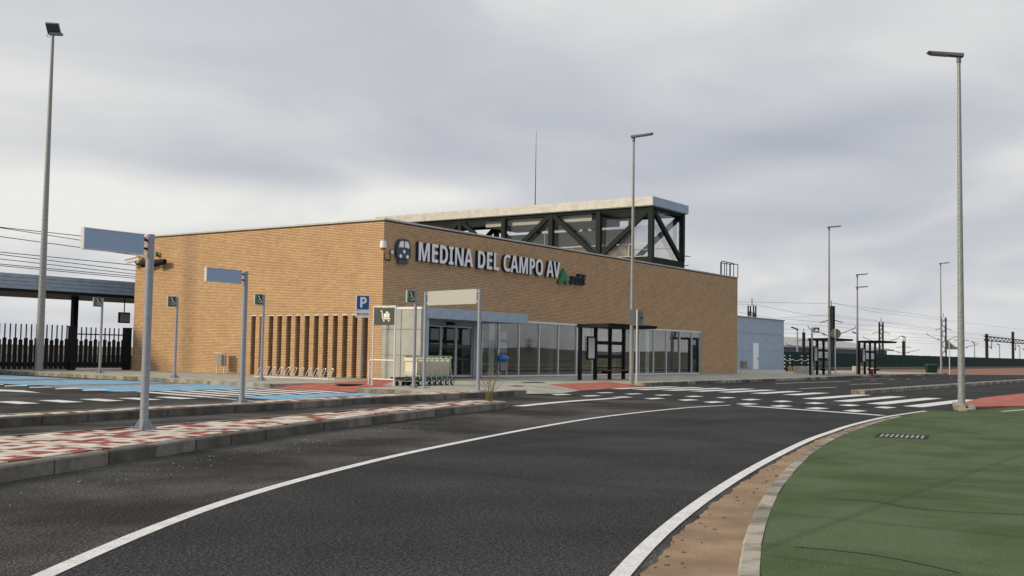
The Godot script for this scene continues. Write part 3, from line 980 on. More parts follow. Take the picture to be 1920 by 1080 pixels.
func build_signs_on_wall():
	var z := CZ + 0.012
	var X := Vector3.RIGHT
	var Y := Vector3.UP
	var nm := thing("station_name_sign", "large raised white letters with dark sides reading MEDINA DEL CAMPO AV on brick", "sign", Vector3(37.55, 5.40, z))
	var s := "MEDINA DEL CAMPO AV"
	var f := SystemFont.new()
	f.font_names = PackedStringArray(["Droid Sans"])
	f.font_weight = 700
	var em := 0.84 / 0.714
	var adv := []
	var total := 0.0
	for ch in s:
		var a: float = f.get_string_size(ch, HORIZONTAL_ALIGNMENT_LEFT, -1, 64).x / 64.0 * em
		if ch == " ": a *= 1.15
		adv.append(a)
		total += a
	var k := 11.98 / total
	var x := 0.0
	for i in s.length():
		if s[i] != " ":
			var o := part(nm, "letter", glyph(s[i], em, 0.16), M.letter_side, Vector3(x + adv[i] * k / 2, 0.42, 0.09))
			o.scale = Vector3(k * 1.05, 1, 1)
			var fc := part(o, "face", glyph(s[i], em, 0.02), M.letter_white, Vector3(0, 0, 0.085))
			fc.scale = Vector3(0.97, 0.985, 1)
		x += adv[i] * k
	var tr := thing("train_emblem", "slate blue train front emblem with pale windows and lamps before the station name", "emblem", Vector3(36.65, 5.2, z))
	var b := MB.new()
	var p := PackedVector2Array()
	for q in [[-0.36, 0.20], [0.36, 0.20], [0.46, 0.32], [0.48, 0.62], [0.42, 0.90], [0.30, 1.04], [0.14, 1.10], [-0.14, 1.10], [-0.30, 1.04], [-0.42, 0.90], [-0.48, 0.62], [-0.46, 0.32]]: p.append(Vector2(q[0], q[1]))
	b.plate(p, Vector3.ZERO, X, Y, 0.16)
	part(tr, "train_body", b, M.train_slate)
	b = MB.new()
	b.plate(v2([[-0.34, 0.02], [0.34, 0.02], [0.30, 0.15], [-0.30, 0.15]]), Vector3.ZERO, X, Y, 0.14)
	part(tr, "rail_bar", b, M.train_slate)
	for m in [-1.0, 1.0]:
		b = MB.new()
		b.plate(v2([[0.04 * m, 0.72], [0.36 * m, 0.70], [0.32 * m, 0.88], [0.22 * m, 0.98], [0.04 * m, 0.99]]), Vector3(0, 0, 0.16), X, Y, 0.012)
		part(tr, "train_window", b, M.letter_white)
	for q in [[0.0, 0.53], [-0.23, 0.32], [0.23, 0.32]]:
		b = MB.new()
		b.plate(ring(0.085, 14, Vector2(q[0], q[1])), Vector3(0, 0, 0.16), X, Y, 0.012)
		part(tr, "train_lamp", b, M.letter_white)
	var lg := thing("operator_emblem", "green leaf shaped arrow emblem with dark lettering after the station name", "emblem", Vector3(50.0, 5.1, z))
	b = MB.new()
	b.plate(v2([[-0.05, 0.06], [-0.5, 0.04], [-0.52, 0.22], [-0.3, 0.32], [-0.28, 0.5], [-0.02, 0.88], [0.34, 0.55], [0.40, 0.3], [0.58, 0.26], [0.5, 0.06], [0.22, 0.04], [0.1, 0.3]]), Vector3.ZERO, X, Y, 0.14)
	part(lg, "leaf", b, M.logo_green)
	var o2 := part(lg, "lettering", glyph("adif", 0.78, 0.16), M.letter_side, Vector3(1.5, 0.36, 0.08))
	o2.scale = Vector3(1.12, 1, 1)
	# camera dome at the corner, and a small junction box
	var dc := thing("dome_camera", "white dome camera on a bracket at the sunlit brick corner", "camera", Vector3(CX, 5.5, z))
	b = MB.new()
	b.beam(Vector3(0.06, 0.45, 0.0), Vector3(-0.40, 0.45, 0.30), 0.08, 0.1)
	part(dc, "bracket", b, M.white)
	b = MB.new()
	b.cyl(Vector3(-0.42, 0.26, 0.32), Vector3(-0.42, 0.56, 0.32), 0.15, 0.12, 16)
	part(dc, "housing", b, M.white)
	b = MB.new()
	b.ball(Vector3(-0.42, 0.26, 0.32), Vector3(0.12, 0.13, 0.12), 14, 6, PI / 2, PI)
	part(dc, "lens_dome", b, M.glass_dark)
	b = MB.new()
	b.tube([Vector3(0.0, 0.1, 0.03), Vector3(0.0, -0.18, 0.03), Vector3(0.35, -0.22, 0.03), Vector3(0.42, -0.05, 0.03)], 0.018, 6)
	part(dc, "conduit", b, M.mast)
	var jb := thing("junction_box", "small pale junction box on brick beside the dome camera", "box", Vector3(CX + 0.42, 5.58, z))
	b = MB.new()
	b.bx(-0.08, -0.01, 0, 0.08, 0.16, 0.1)
	part(jb, "case", b, M.sign_back)
	b = MB.new()
	b.bx(-0.07, 0.0, 0.1, 0.07, 0.15, 0.112)
	part(jb, "lid", b, M.white)
	# far end of the flank: bullet camera and two lamps
	var bc := thing("bullet_camera", "white bullet camera with sunshield on the far end of the flank wall", "camera", Vector3(CX - 0.012, 5.62, EZ + 0.4))
	b = MB.new()
	b.tube([Vector3(0, 0.02, 0), Vector3(-0.25, 0.0, 0), Vector3(-0.3, 0.14, -0.05)], 0.03)
	part(bc, "bracket", b, M.black_metal)
	b = MB.new()
	b.ob(Vector3(-0.36, 0.2, -0.15), Vector3(0.2, 0.16, 0.7), Basis(Vector3.UP, 0.5) * Basis(Vector3.RIGHT, -0.25))
	part(bc, "housing", b, M.white)
	b = MB.new()
	b.ob(Vector3(-0.36, 0.3, -0.17), Vector3(0.27, 0.02, 0.85), Basis(Vector3.UP, 0.5) * Basis(Vector3.RIGHT, -0.25))
	part(bc, "sunshield", b, M.sign_edge)
	for q in [[-46.9, "nearer the bullet camera"], [-45.9, "nearer the slots"]]:
		var sl := thing("flood_lamp", "dark round floodlight on the flank wall, " + q[1], "lamp", Vector3(CX - 0.012, 5.65, q[0]), 0.0, "floodlights on the flank wall")
		b = MB.new()
		b.bx(-0.25, -0.05, -0.04, 0, 0.05, 0.04)
		part(sl, "bracket", b, M.black_metal)
		b = MB.new()
		b.cyl(Vector3(-0.34, 0.02, 0.4), Vector3(-0.34, -0.05, -0.35), 0.13, 0.19, 16)
		part(sl, "housing", b, M.black_metal)
		b = MB.new()
		b.cyl(Vector3(-0.34, -0.05, -0.352), Vector3(-0.34, -0.052, -0.37), 0.17, 0.17, 16)
		part(sl, "lens", b, M.lamp_lens)
	var gb := thing("beacon", "small green beacon on the flank wall above the floodlights", "beacon", Vector3(CX - 0.012, 6.0, -46.4))
	b = MB.new()
	b.bx(-0.2, -0.03, -0.05, 0, 0.03, 0.05)
	part(gb, "bracket", b, M.black_metal)
	b = MB.new()
	b.cyl(Vector3(-0.15, 0.03, 0), Vector3(-0.15, 0.22, 0), 0.09, 0.07, 12)
	part(gb, "green_lens", b, M.logo_green)

# ---------------------------------------------------------------- glazed footbridge over the roof
func build_bridge():
	var x0 := 64.1
	var x1 := 69.0
	var z0 := -33.1
	var z1 := -57.2
	var br := thing("footbridge", "glazed footbridge with dark green truss and pale flat roof above the station", "footbridge", Vector3(x0, 7.45, z0))
	var b := MB.new()
	b.bx(x0 + 0.1, 7.45, z1, x1 - 0.1, 7.75, z0 - 0.05)
	wpart(br, "floor", b, M.truss)
	for x in [x0, x1 - 0.28]:
		b = MB.new()
		b.bx(x, 7.42, z1, x + 0.28, 7.88, z0)
		wpart(br, "floor_beam", b, M.truss)
	b = MB.new()
	b.bx(x0 + 0.28, 7.43, z0 - 0.28, x1 - 0.28, 7.87, z0 - 0.003)
	wpart(br, "end_beam", b, M.truss)
	# roof
	b = MB.new()
	b.bx(x0 - 0.2, 11.30, z1, x1 + 0.2, 11.78, z0 + 0.15)
	wpart(br, "roof", b, M.roof_grey)
	b = MB.new()
	b.bx(x0 - 0.18, 11.20, z1 + 0.02, x1 + 0.18, 11.29, z0 + 0.13)
	wpart(br, "ceiling", b, M.soffit)
	for k in 8:
		b = MB.new()
		b.bx(x0 - 0.24, 11.24, z0 + 0.15 - 3.0 * (k + 1) + 0.006, x0 - 0.2, 11.82, z0 + 0.15 - 3.0 * k)
		wpart(br, "fascia_panel", b, M.fascia)
	for k in 2:
		b = MB.new()
		b.bx(x0 - 0.24 + 2.69 * k + 0.004, 11.24, z0 + 0.155, x0 - 0.24 + 2.69 * (k + 1), 11.82, z0 + 0.195)
		wpart(br, "fascia_panel", b, M.grey_metal)
	# trusses on both sides
	var node := [z0 - 0.12, -37.2, -41.04, -45.1, -49.05, -53.0, -57.0]
	for x in [x0 + 0.14, x1 - 0.14]:
		for i in node.size():
			b = MB.new()
			b.bx(x - 0.15, 7.88, node[i] - 0.17, x + 0.15, 11.2, node[i] + 0.17)
			wpart(br, "post", b, M.truss)
			if i < node.size() - 1:
				var a := Vector3(x, 11.05, node[i] - 0.13) if i % 2 == 0 else Vector3(x, 8.0, node[i] - 0.13)
				var e := Vector3(x, 8.0, node[i + 1] + 0.13) if i % 2 == 0 else Vector3(x, 11.05, node[i + 1] + 0.13)
				b = MB.new()
				b.beam(a, e, 0.24, 0.32)
				wpart(br, "diagonal", b, M.truss)
		b = MB.new()
		b.bx(x - 0.11, 11.0, z1, x + 0.11, 11.19, z0 - 0.002)
		wpart(br, "top_chord", b, M.truss)
	b = MB.new()
	b.beam(Vector3(x0 + 0.3, 11.1, z0 - 0.14), Vector3(x1 - 0.2, 7.9, z0 - 0.14), 0.22, 0.32)
	wpart(br, "end_diagonal", b, M.truss)
	b = MB.new()
	b.bx(x0 + 0.27, 11.0, z0 - 0.24, x1 - 0.27, 11.19, z0 - 0.03)
	wpart(br, "top_chord", b, M.truss)
	# glass
	for k in 6:
		for x in [x0 + 0.42, x1 - 0.42]:
			if k > 2: continue
			b = MB.new()
			b.bx(x - 0.01, 7.76, node[k + 1] + 0.02, x + 0.01, 10.55, node[k] - 0.02)
			wpart(br, "pane", b, M.glass if x < x0 + 1 else M.glass_grey)
	b = MB.new()
	b.bx(x0 + 0.45, 7.9, z0 - 0.36, x1 - 0.45, 10.95, z0 - 0.34)
	wpart(br, "pane", b, M.glass)
	# handrails
	for x in [x0 + 0.65, x1 - 0.65]:
		b = MB.new()
		b.bx(x - 0.025, 8.78, -49, x + 0.025, 8.84, z0 - 0.5)
		b.bx(x - 0.02, 7.95, -49, x + 0.02, 8.0, z0 - 0.5)
		wpart(br, "handrail", b, M.white)
		for k in 11:
			b = MB.new()
			b.bx(x - 0.02, 8.0, z0 - 0.55 - 1.5 * k - 0.02, x + 0.02, 8.78, z0 - 0.55 - 1.5 * k + 0.02)
			wpart(br, "rail_post", b, M.white)
	# inner enclosure: lift and stair head with beige panels
	for k in 3:
		b = MB.new()
		b.bx(x1 - 1.0, 7.76, -36.9 - 3.6 * k - 3.5, x1 - 0.9, 10.3, -36.9 - 3.6 * k)
		wpart(br, "screen_panel", b, M.beige_wall)
	b = MB.new()
	b.bx(x0 + 0.5, 10.55, -47.0, x1 - 0.4, 11.0, -38.0)
	wpart(br, "ceiling_duct", b, M.soffit)
	b = MB.new()
	b.bx(x0 + 0.9, 10.75, -46.9, x0 + 2.2, 11.1, -44.2)
	wpart(br, "information_display", b, M.black_metal)
	b = MB.new()
	b.bx(x0 + 1.2, 6.7, -46.0, x1 + 0.1 - 0.35, 7.44, -34.0)
	wpart(br, "stair_tower", b, M.grey_metal)
	var rod := thing("lightning_rod", "slender lightning rod standing on the footbridge roof", "lightning rod", Vector3(66, 11.78, -43.6))
	b = MB.new()
	b.cyl(Vector3.ZERO, Vector3(0, 0.25, 0), 0.08, 0.05, 10)
	part(rod, "base", b, M.galvanised)
	b = MB.new()
	b.cyl(Vector3(0, 0.25, 0), Vector3(0, 5.75, 0), 0.035, 0.012, 8)
	part(rod, "shaft", b, M.mast)

# ---------------------------------------------------------------- annex, platform roof, railings
func build_behind():
	var b := MB.new()
	var an := thing("plant_annex", "low blue grey panelled annex beyond the end of the brick station", "building", Vector3(96, 0.1, -41.6))
	var x1 := pz(1470, 640, -41.6).x
	var h := pz(1470, 600, -41.6).y
	b.bx(78, 0.05, -47.5, x1 - 0.04, h - 0.06, -41.66)
	wpart(an, "wall", b, M.annex_panel)
	var w := (x1 - 78.0) / 6
	for k in 6:
		for q in [[0.12, h * 0.36], [h * 0.36 + 0.03, h * 0.69], [h * 0.69 + 0.03, h - 0.1]]:
			b = MB.new()
			b.bx(78 + w * k + 0.015, q[0], -41.66, 78 + w * (k + 1) - 0.015, q[1], -41.6)
			wpart(an, "wall_panel", b, M.annex_panel)
	b = MB.new()
	b.bx(77.9, h - 0.08, -47.6, x1 + 0.08, h, -41.5)
	wpart(an, "coping", b, M.grey_metal)
	var da := pz(1411, 665, -41.6)
	var db := pz(1421, 665, -41.6)
	var dc := pz(1434, 665, -41.6)
	for q in [[da.x, db.x, "white"], [db.x + 0.04, dc.x, "grey_metal"]]:
		b = MB.new()
		b.bx(q[0], 0.16, -41.6, q[1], 2.75, -41.52)
		wpart(an, "door_leaf", b, M.letter_white if q[2] == "white" else M.annex_panel)
	b = MB.new()
	b.bx(db.x - 0.3, 1.2, -41.52, db.x - 0.1, 1.26, -41.46)
	wpart(an, "door_handle", b, M.black_metal)

	# platform roof behind the railings
	var z := -51.5
	var y0 := pz(120, 551, z).y
	var y1 := pz(120, 519, z).y
	var pc := thing("platform_roof", "blue grey platform roof with ribbed fascia behind the black railings", "canopy", Vector3(30, 0.9, z))
	b = MB.new()
	b.bx(10, y0 + 0.1, z - 6, 60, y1 - 0.05, z - 0.06)
	wpart(pc, "roof", b, M.dark)
	for k in 4:
		b = MB.new()
		var hh := (y1 - y0 - 0.12) / 4
		b.bx(10, y0 + 0.12 + hh * k + 0.008, z - 0.06, 60, y0 + 0.12 + hh * (k + 1) - 0.008, z)
		wpart(pc, "fascia_board", b, M.grey_metal)
	b = MB.new()
	b.bx(10, y0 - 0.03, z - 5.9, 60, y0 + 0.1, z + 0.02)
	wpart(pc, "edge_beam", b, M.black_metal)
	for x in [pz(140, 580, z - 2).x, pz(140, 580, z - 2).x - 7.5, pz(140, 580, z - 2).x + 7.5]:
		b = MB.new()
		b.bx(x - 0.14, 0.9, z - 2.14, x + 0.14, y0 - 0.03, z - 1.86)
		wpart(pc, "column", b, M.black_metal)
	var pl := setting("platform")
	b = MB.new()
	b.slab(v2([[10, -51.0], [150, -51.0], [150, -57.5], [10, -57.5]]), 0.0, 0.9)
	part(pl, "platform_slab", b, M.concrete)
	var hs := thing("hanging_sign", "dark sign hanging under the platform roof beside the brick corner", "sign", pz(234, 560, z - 1))
	hs.position.y = y0 - 0.03
	b = MB.new()
	b.bx(-0.02, -0.75, -0.02, 0.02, 0, 0.02)
	part(hs, "hanger", b, M.black_metal)
	b = MB.new()
	b.bx(-0.35, -1.35, -0.06, 0.35, -0.75, 0.06)
	part(hs, "case", b, M.black_metal)
	b = MB.new()
	b.bx(-0.3, -1.28, 0.06, 0.3, -0.82, 0.07)
	part(hs, "panel", b, M.sign_cream)
	for k in 6:      # benches and bollards on the platform, seen between the rails
		var x := 25.5 + 1.9 * k
		var bn := thing("platform_bench", "pale platform bench behind the black railings", "bench", Vector3(x, 0.9, -52.3), 0.0, "platform benches behind the railings")
		b = MB.new()
		b.bx(-0.7, 0.40, -0.22, 0.7, 0.48, 0.22)
		part(bn, "seat", b, M.sign_cream)
		for s in [-0.55, 0.55]:
			b = MB.new()
			b.bx(s - 0.06, 0, -0.18, s + 0.06, 0.40, 0.18)
			part(bn, "leg", b, M.concrete)

	# black railings between flank wall and parking
	var rl := thing("railings", "tall black vertical bar railings with gate posts joining the flank wall", "fence", Vector3(30, P, -48.5))
	var xa := 20.0
	var xe := CX - 0.02
	var xg := pz(135, 650, -48.5).x
	for x in [xg, xe - 0.18, xg - 8.5]:
		b = MB.new()
		b.bx(x - 0.16, P, -48.64, x + 0.16, 2.3, -48.36)
		wpart(rl, "post", b, M.fence_black)
		b = MB.new()
		b.bx(x - 0.19, 2.3, -48.67, x + 0.19, 2.34, -48.33)
		wpart(rl, "post_cap", b, M.fence_black)
	for q in [[0.34, 0.55, xa], [1.92, 1.98, xg]]:
		b = MB.new()
		b.bx(q[2], q[0], -48.52, xe - 0.2, q[1], -48.48)
		wpart(rl, "rail", b, M.fence_black)
	b = MB.new()
	b.bx(xg + 0.18, P + 0.03, -48.56, xe - 0.5, P + 0.09, -48.44)
	wpart(rl, "gate_track", b, M.white)
	var x := xa
	var n := 0
	while x < xe - 0.3:
		b = MB.new()
		b.bx(x - 0.095, P + (0.06 if x < xg else 0.14), -48.475, x + 0.095, 1.62 if n % 2 else 1.70, -48.44)
		b.cyl(Vector3(x, 1.6, -48.457), Vector3(x, 2.36 if x < xg else 2.3, -48.457), 0.032, 0.032, 8)
		wpart(rl, "picket", b, M.fence_black)
		x += 0.268
		n += 1

# ---------------------------------------------------------------- far right: fence, railway masts, wires, warehouse
func mast(called: String, label: String, at: Vector3, h: float, w: float, lattice: bool):
	var m := thing(called, label, "railway mast", at, 0.0, "overhead line masts")
	var b := MB.new()
	if lattice:
		for s in [[-1, -1], [1, -1], [1, 1], [-1, 1]]:
			b.bx(s[0] * w / 2 - 0.07, 0, s[1] * w / 2 - 0.07, s[0] * w / 2 + 0.07, h, s[1] * w / 2 + 0.07)
		part(m, "chords", b, M.mast)
		b = MB.new()
		var k := 0
		var y := 0.3
		while y + w * 1.2 < h:
			for e in [[Vector3(-1, 0, -1), Vector3(1, 0, -1)], [Vector3(-1, 0, 1), Vector3(1, 0, 1)], [Vector3(-1, 0, -1), Vector3(-1, 0, 1)], [Vector3(1, 0, -1), Vector3(1, 0, 1)]]:
				var p: Vector3 = e[0] * w / 2
				var q: Vector3 = e[1] * w / 2
				if k % 2:
					var t := p; p = q; q = t
				b.beam(p + Vector3(0, y, 0), q + Vector3(0, y + w * 1.2, 0), 0.08, 0.08)
			y += w * 1.2
			k += 1
		part(m, "lacing", b, M.mast)
	else:
		b.bx(-w / 2, 0, -0.04, w / 2, h, 0.04)
		b.bx(-w / 2, 0, -w / 2, -w / 2 + 0.06, h, w / 2)
		b.bx(w / 2 - 0.06, 0, -w / 2, w / 2, h, w / 2)
		part(m, "column", b, M.mast)
		b = MB.new()
		b.bx(-w / 2 - 0.05, h, -w / 2 - 0.05, w / 2 + 0.05, h + 0.08, w / 2 + 0.05)
		part(m, "cap", b, M.mast)
	b = MB.new()
	b.cyl(Vector3(0, h, 0), Vector3(0, h + 0.9, 0), 0.05, 0.05, 6)
	part(m, "spike", b, M.mast)
	for s in [-1.0, 1.0]:
		b = MB.new()
		b.tube([Vector3(0, h * 0.78, s * w / 2), Vector3(0, h * 0.74, s * 1.6)], 0.06, 6)
		b.tube([Vector3(0, h * 0.52, s * w / 2), Vector3(0, h * 0.64, s * 3.2), Vector3(0, h * 0.68, s * 3.4)], 0.05, 6)
		part(m, "bracket_arm", b, M.mast)
		b = MB.new()
		b.cyl(Vector3(0, h * 0.54, s * 0.9), Vector3(0, h * 0.56, s * 1.3), 0.12, 0.12, 8)
		part(m, "insulator", b, M.ceramic)
	return m

func build_far():
	var b := MB.new()
	var fz := -42.4
	var gf := thing("green_fence", "long dark green sheet fence along the railway beyond the shelters", "fence", Vector3(120, 0.02, fz))
	var xs := pz(1462, 680, fz).x
	var k := 0
	var x := xs - 2
	while x < 420 and k < 90:
		b = MB.new()
		var top := 2.02 - 0.0006 * (x - xs) + rng.randf_range(-0.02, 0.02)
		b.bx(x + 0.02, 0.30, fz - 0.03, x + 3.4, top, fz + 0.03)
		wpart(gf, "fence_panel", b, M.green_fence)
		b = MB.new()
		b.bx(x - 0.05, 0.0, fz - 0.09, x + 0.05, top + 0.05, fz - 0.035)
		wpart(gf, "fence_post", b, M.mast)
		x += 3.44
		k += 1
	b = MB.new()
	b.bx(xs - 2, 0.0, fz - 0.12, 420, 0.28, fz + 0.1)
	wpart(gf, "footing", b, M.kerb1)
	# masts: each stands beside the tracks
	var specs := [[1559, 575, -50.0, 0.75, false, "thick dark railway mast rising behind the shelter with a round sign"], [1410, 573, -52.0, 0.7, true, "lattice railway mast rising over the blue grey annex roof"], [1652, 604, -60.0, 0.65, true, "lattice railway mast behind the shelter next to the red hydrant"], [1769, 595, -55.0, 0.9, true, "tall lattice railway mast with signal boxes behind the green fence"], [1803, 622, -56.0, 0.6, false, "dark railway mast half hidden by the tall lamp post at the crossing"], [1507, 624, -70.0, 0.45, false, "thin dark railway mast in front of the warehouse roof"], [1694, 640, -66.0, 0.5, false, "short dark railway mast past the shelter roof"]]
	for s in specs:
		var p := pz(s[0], s[1], s[2])
		mast("catenary_mast", s[5], Vector3(p.x, 0.05, p.z), p.y - 0.05, s[3], s[4])
	# portal with a lattice beam
	var zg := -58.0
	var a := pz(1850, 626, zg)
	var c := pz(1899, 622, zg)
	var pt := thing("signal_gantry", "dark railway gantry with a lattice beam at the far end of the fence", "gantry", Vector3(a.x, 0.05, zg))
	for q in [a, c]:
		b = MB.new()
		b.bx(q.x - 0.45, 0.05, zg - 0.3, q.x + 0.45, q.y, zg + 0.3)
		wpart(pt, "column", b, M.mast)
	var by := pz(1870, 633, zg).y
	var ex := c.x + 60.0
	b = MB.new()
	for y in [by - 1.0, by]: b.bx(a.x - 3, y - 0.12, zg - 0.15, ex, y + 0.12, zg + 0.15)
	var q2 := a.x - 3
	while q2 < ex - 3:
		b.beam(Vector3(q2, by - 1.0, zg), Vector3(q2 + 2.5, by, zg), 0.12, 0.16)
		b.beam(Vector3(q2 + 2.5, by, zg), Vector3(q2 + 5, by - 1.0, zg), 0.12, 0.16)
		q2 += 5
	wpart(pt, "lattice_beam", b, M.mast)
	for q in [a.x + 6, c.x + 4, c.x + 18]:
		b = MB.new()
		b.tube([Vector3(q, by - 1.0, zg), Vector3(q, by - 3.0, zg), Vector3(q - 3, by - 2.4, zg)], 0.1, 6)
		wpart(pt, "drop_arm", b, M.mast)
	# small yard lamps
	var lamps := [[1495, 618, -64.0], [1607, 626, -66.0], [1697, 633, -70.0], [1827, 643, -66.0], [1874, 647, -66.0], [1912, 650, -64.0]]
	for i in lamps.size():
		var p := pz(lamps[i][0], lamps[i][1], lamps[i][2])
		var l := thing("yard_lamp", "small crooked yard lamp behind the green fence", "lamp", Vector3(p.x, 0.05, p.z), 0.0, "yard lamps behind the fence")
		b = MB.new()
		b.cyl(Vector3.ZERO, Vector3(0, p.y, 0), 0.16, 0.12, 8)
		part(l, "pole", b, M.galvanised)
		b = MB.new()
		b.beam(Vector3(0.2, p.y, 0), Vector3(-1.6, p.y + 0.3, -0.4), 0.25, 0.16)
		part(l, "head", b, M.mast)
	# wires
	var wires := [[0, 426, 240, 452, -57.0], [0, 427, 168, 453, -59.5], [0, 443.5, 168, 466.5, -57.0], [0, 472.5, 240, 496, -55.0], [0, 477, 244, 506.5, -57.0], [0, 485.5, 244, 513, -59.5], [0, 495, 244, 517.5, -57.0], [0, 498, 244, 521, -59.5]]
	for i in wires.size():
		var e: Array = wires[i]
		var p := pz(e[0], e[1], e[4])
		var w := thing("overhead_wire", "thin dark overhead wire above the platform roof", "wire", Vector3(p.x, p.y, p.z), 0.0, "overhead wires over the platform")
		var q := pz(e[2], e[3], e[4])
		b = MB.new()
		var d := (q - p) / (q.x - p.x)
		b.cyl(p - d * 12.0, q + d * 12.0, 0.022, 0.022, 6, false)
		wpart(w, "conductor", b, M.wire)
	var spans := [[1384, 566, 1545, 569, 1559, 568, -50.0, 1769, 596], [1384, 570, 1415, 571, 1500, 588, -52.0, 1652, 604], [1384, 585, 1450, 597, 1560, 590, -50.0, 1769, 618], [1559, 568, 1640, 585, 1769, 600, -50.0, 1920, 618], [1652, 604, 1700, 612, 1790, 621, -58.0, 1920, 634], [1471, 607, 1559, 612, 1640, 620, -54.0, 1900, 640], [1471, 617, 1559, 622, 1640, 628, -56.0, 1900, 644], [1471, 624, 1560, 630, 1690, 637, -58.0, 1900, 648], [1471, 598, 1560, 606, 1660, 612, -52.0, 1900, 634], [1471, 632, 1600, 637, 1700, 642, -60.0, 1900, 652]]
	for i in spans.size():
		var e: Array = spans[i]
		var pts := [pz(e[0], e[1], e[6]), pz(e[2], e[3], e[6]), pz(e[4], e[5], e[6]), pz(e[7], e[8], e[6])]
		var w := thing("overhead_wire", "thin dark overhead wire beyond the green fence", "wire", pts[0], 0.0, "overhead wires beyond the fence")
		b = MB.new()
		b.tube(pts, 0.016, 5)
		wpart(w, "conductor", b, M.wire)
	# warehouse
	var wz := -92.0
	var l := pz(1462, 660, wz).x
	var r := pz(1664, 656, wz).x
	var ey := pz(1480, 648, wz).y
	var ry := pz(1500, 628, wz).y
	var wh := thing("warehouse", "long grey warehouse with shallow metal roof and dark blue band beyond the fence", "building", Vector3(l, 0, wz))
	b = MB.new()
	b.bx(l - 30, 0, wz - 30, r - 8, ey - 1.2, wz)
	wpart(wh, "wall", b, M.warehouse_grey)
	b = MB.new()
	b.bx(l - 30, ey - 2.6, wz, r - 6, ey - 0.4, wz + 1.5)
	wpart(wh, "eaves_band", b, M.warehouse_blue)
	b = MB.new()
	for s in 12:
		var u0 := lerpf(l - 30, r, s / 12.0)
		var u1 := lerpf(l - 30, r, (s + 1) / 12.0)
		b.hexa([Vector3(u0, ey - 0.4, wz + 2), Vector3(u1 - 0.1, ey - 0.4, wz + 2), Vector3(u1 - 0.1, ry - 0.3, wz - 15), Vector3(u0, ry - 0.3, wz - 15), Vector3(u0, ey, wz + 2), Vector3(u1 - 0.1, ey, wz + 2), Vector3(u1 - 0.1, ry, wz - 15), Vector3(u0, ry, wz - 15)])
	wpart(wh, "roof", b, M.roof_grey)

# ---------------------------------------------------------------- street furniture
func base_plate(p: Node3D, r: float, m: Material):
	var b := MB.new()
	b.bx(-0.15, 0, -0.15, 0.15, 0.015, 0.15)
	part(p, "base_plate", b, m)
	for k in 4:
		b = MB.new()
		var d := Vector3(cos(PI / 4 + k * PI / 2), 0, sin(PI / 4 + k * PI / 2))
		var s := Vector3(-d.z, 0, d.x) * 0.006
		var q := [d * r * 0.9, d * (r + 0.09), d * r * 0.9 + Vector3(0, 0.17, 0)]
		for f in [s, -s]: b.tri(q[0] + Vector3(0, 0.015, 0) + f, q[1] + Vector3(0, 0.015, 0) + f, q[2] + f)
		b.quad(q[1] + s + Vector3(0, 0.015, 0), q[1] - s + Vector3(0, 0.015, 0), q[2] - s, q[2] + s)
		part(p, "gusset", b, m)
		b = MB.new()
		var o := Vector3(0.115 * sign(d.x), 0.015, 0.115 * sign(d.z))
		b.cyl(o, o + Vector3(0, 0.035, 0), 0.014, 0.014, 6)
		part(p, "bolt", b, m)

func pole(p: Node3D, h: float, r: float, m: Material, r1 := -1.0, seg := 18):
	var b := MB.new()
	b.cyl(Vector3(0, 0.0, 0), Vector3(0, h, 0), r, r if r1 < 0 else r1, seg)
	part(p, "pole", b, m)

func wheelchair(p: Node3D, o: Vector3, s: float):      # white pictogram on a plate facing +Z
	var b := MB.new()
	var at := func(q): return o + Vector3(q[0], q[1], 0) * s
	b.plate(ring(0.085, 12), at.call([-0.16, 0.34]), Vector3.RIGHT * s, Vector3.UP * s, 0.004)
	for e in [[[-0.10, 0.27], [-0.04, -0.02]], [[-0.04, -0.02], [0.14, -0.04]], [[0.14, -0.04], [0.22, -0.26]], [[0.22, -0.26], [0.3, -0.24]], [[-0.08, 0.12], [0.08, 0.12]]]:
		var a: Vector3 = at.call(e[0])
		var c: Vector3 = at.call(e[1])
		b.beam(a + Vector3(0, 0, 0.002), c + Vector3(0, 0, 0.002), 0.004, 0.07 * s)
	for k in 11:
		var g0 := 2.3 + 3.7 * k / 11.0
		var g1 := 2.3 + 3.7 * (k + 1) / 11.0
		b.beam(o + Vector3(cos(g0) * 0.2 - 0.02, sin(g0) * 0.2 - 0.15, 0.002 / s) * s, o + Vector3(cos(g1) * 0.2 - 0.02, sin(g1) * 0.2 - 0.15, 0.002 / s) * s, 0.004, 0.05 * s)
	part(p, "wheelchair_pictogram", b, M.white)

func blank_sign(label: String, at: Vector3, h: float, wide: float, y0: float, y1: float, turn: float):
	var t := thing("sign_post", label, "sign", at, turn, "blank plates on grey posts")
	pole(t, h, 0.06, M.pole_grey)
	base_plate(t, 0.06, M.pole_grey)
	var b := MB.new()
	b.bx(-0.13 - wide, y0, -0.028, -0.13, y1, 0.028)
	part(t, "sign_plate", b, M.sign_face)
	b = MB.new()
	b.bx(-0.145 - wide, y0 - 0.012, -0.035, -0.13 - wide, y1 + 0.012, 0.035)
	part(t, "plate_edge", b, M.sign_edge)
	for y in [y0 - 0.012, y1]:
		b = MB.new()
		b.bx(-0.13 - wide, y, -0.032, -0.12, y + 0.012, 0.032)
		part(t, "plate_edge", b, M.sign_edge)
	for y in [lerpf(y0, y1, 0.3), lerpf(y0, y1, 0.75)]:
		b = MB.new()
		b.bx(-0.13, y - 0.015, -0.02, -0.05, y + 0.015, 0.02)
		part(t, "spacer", b, M.black_metal)

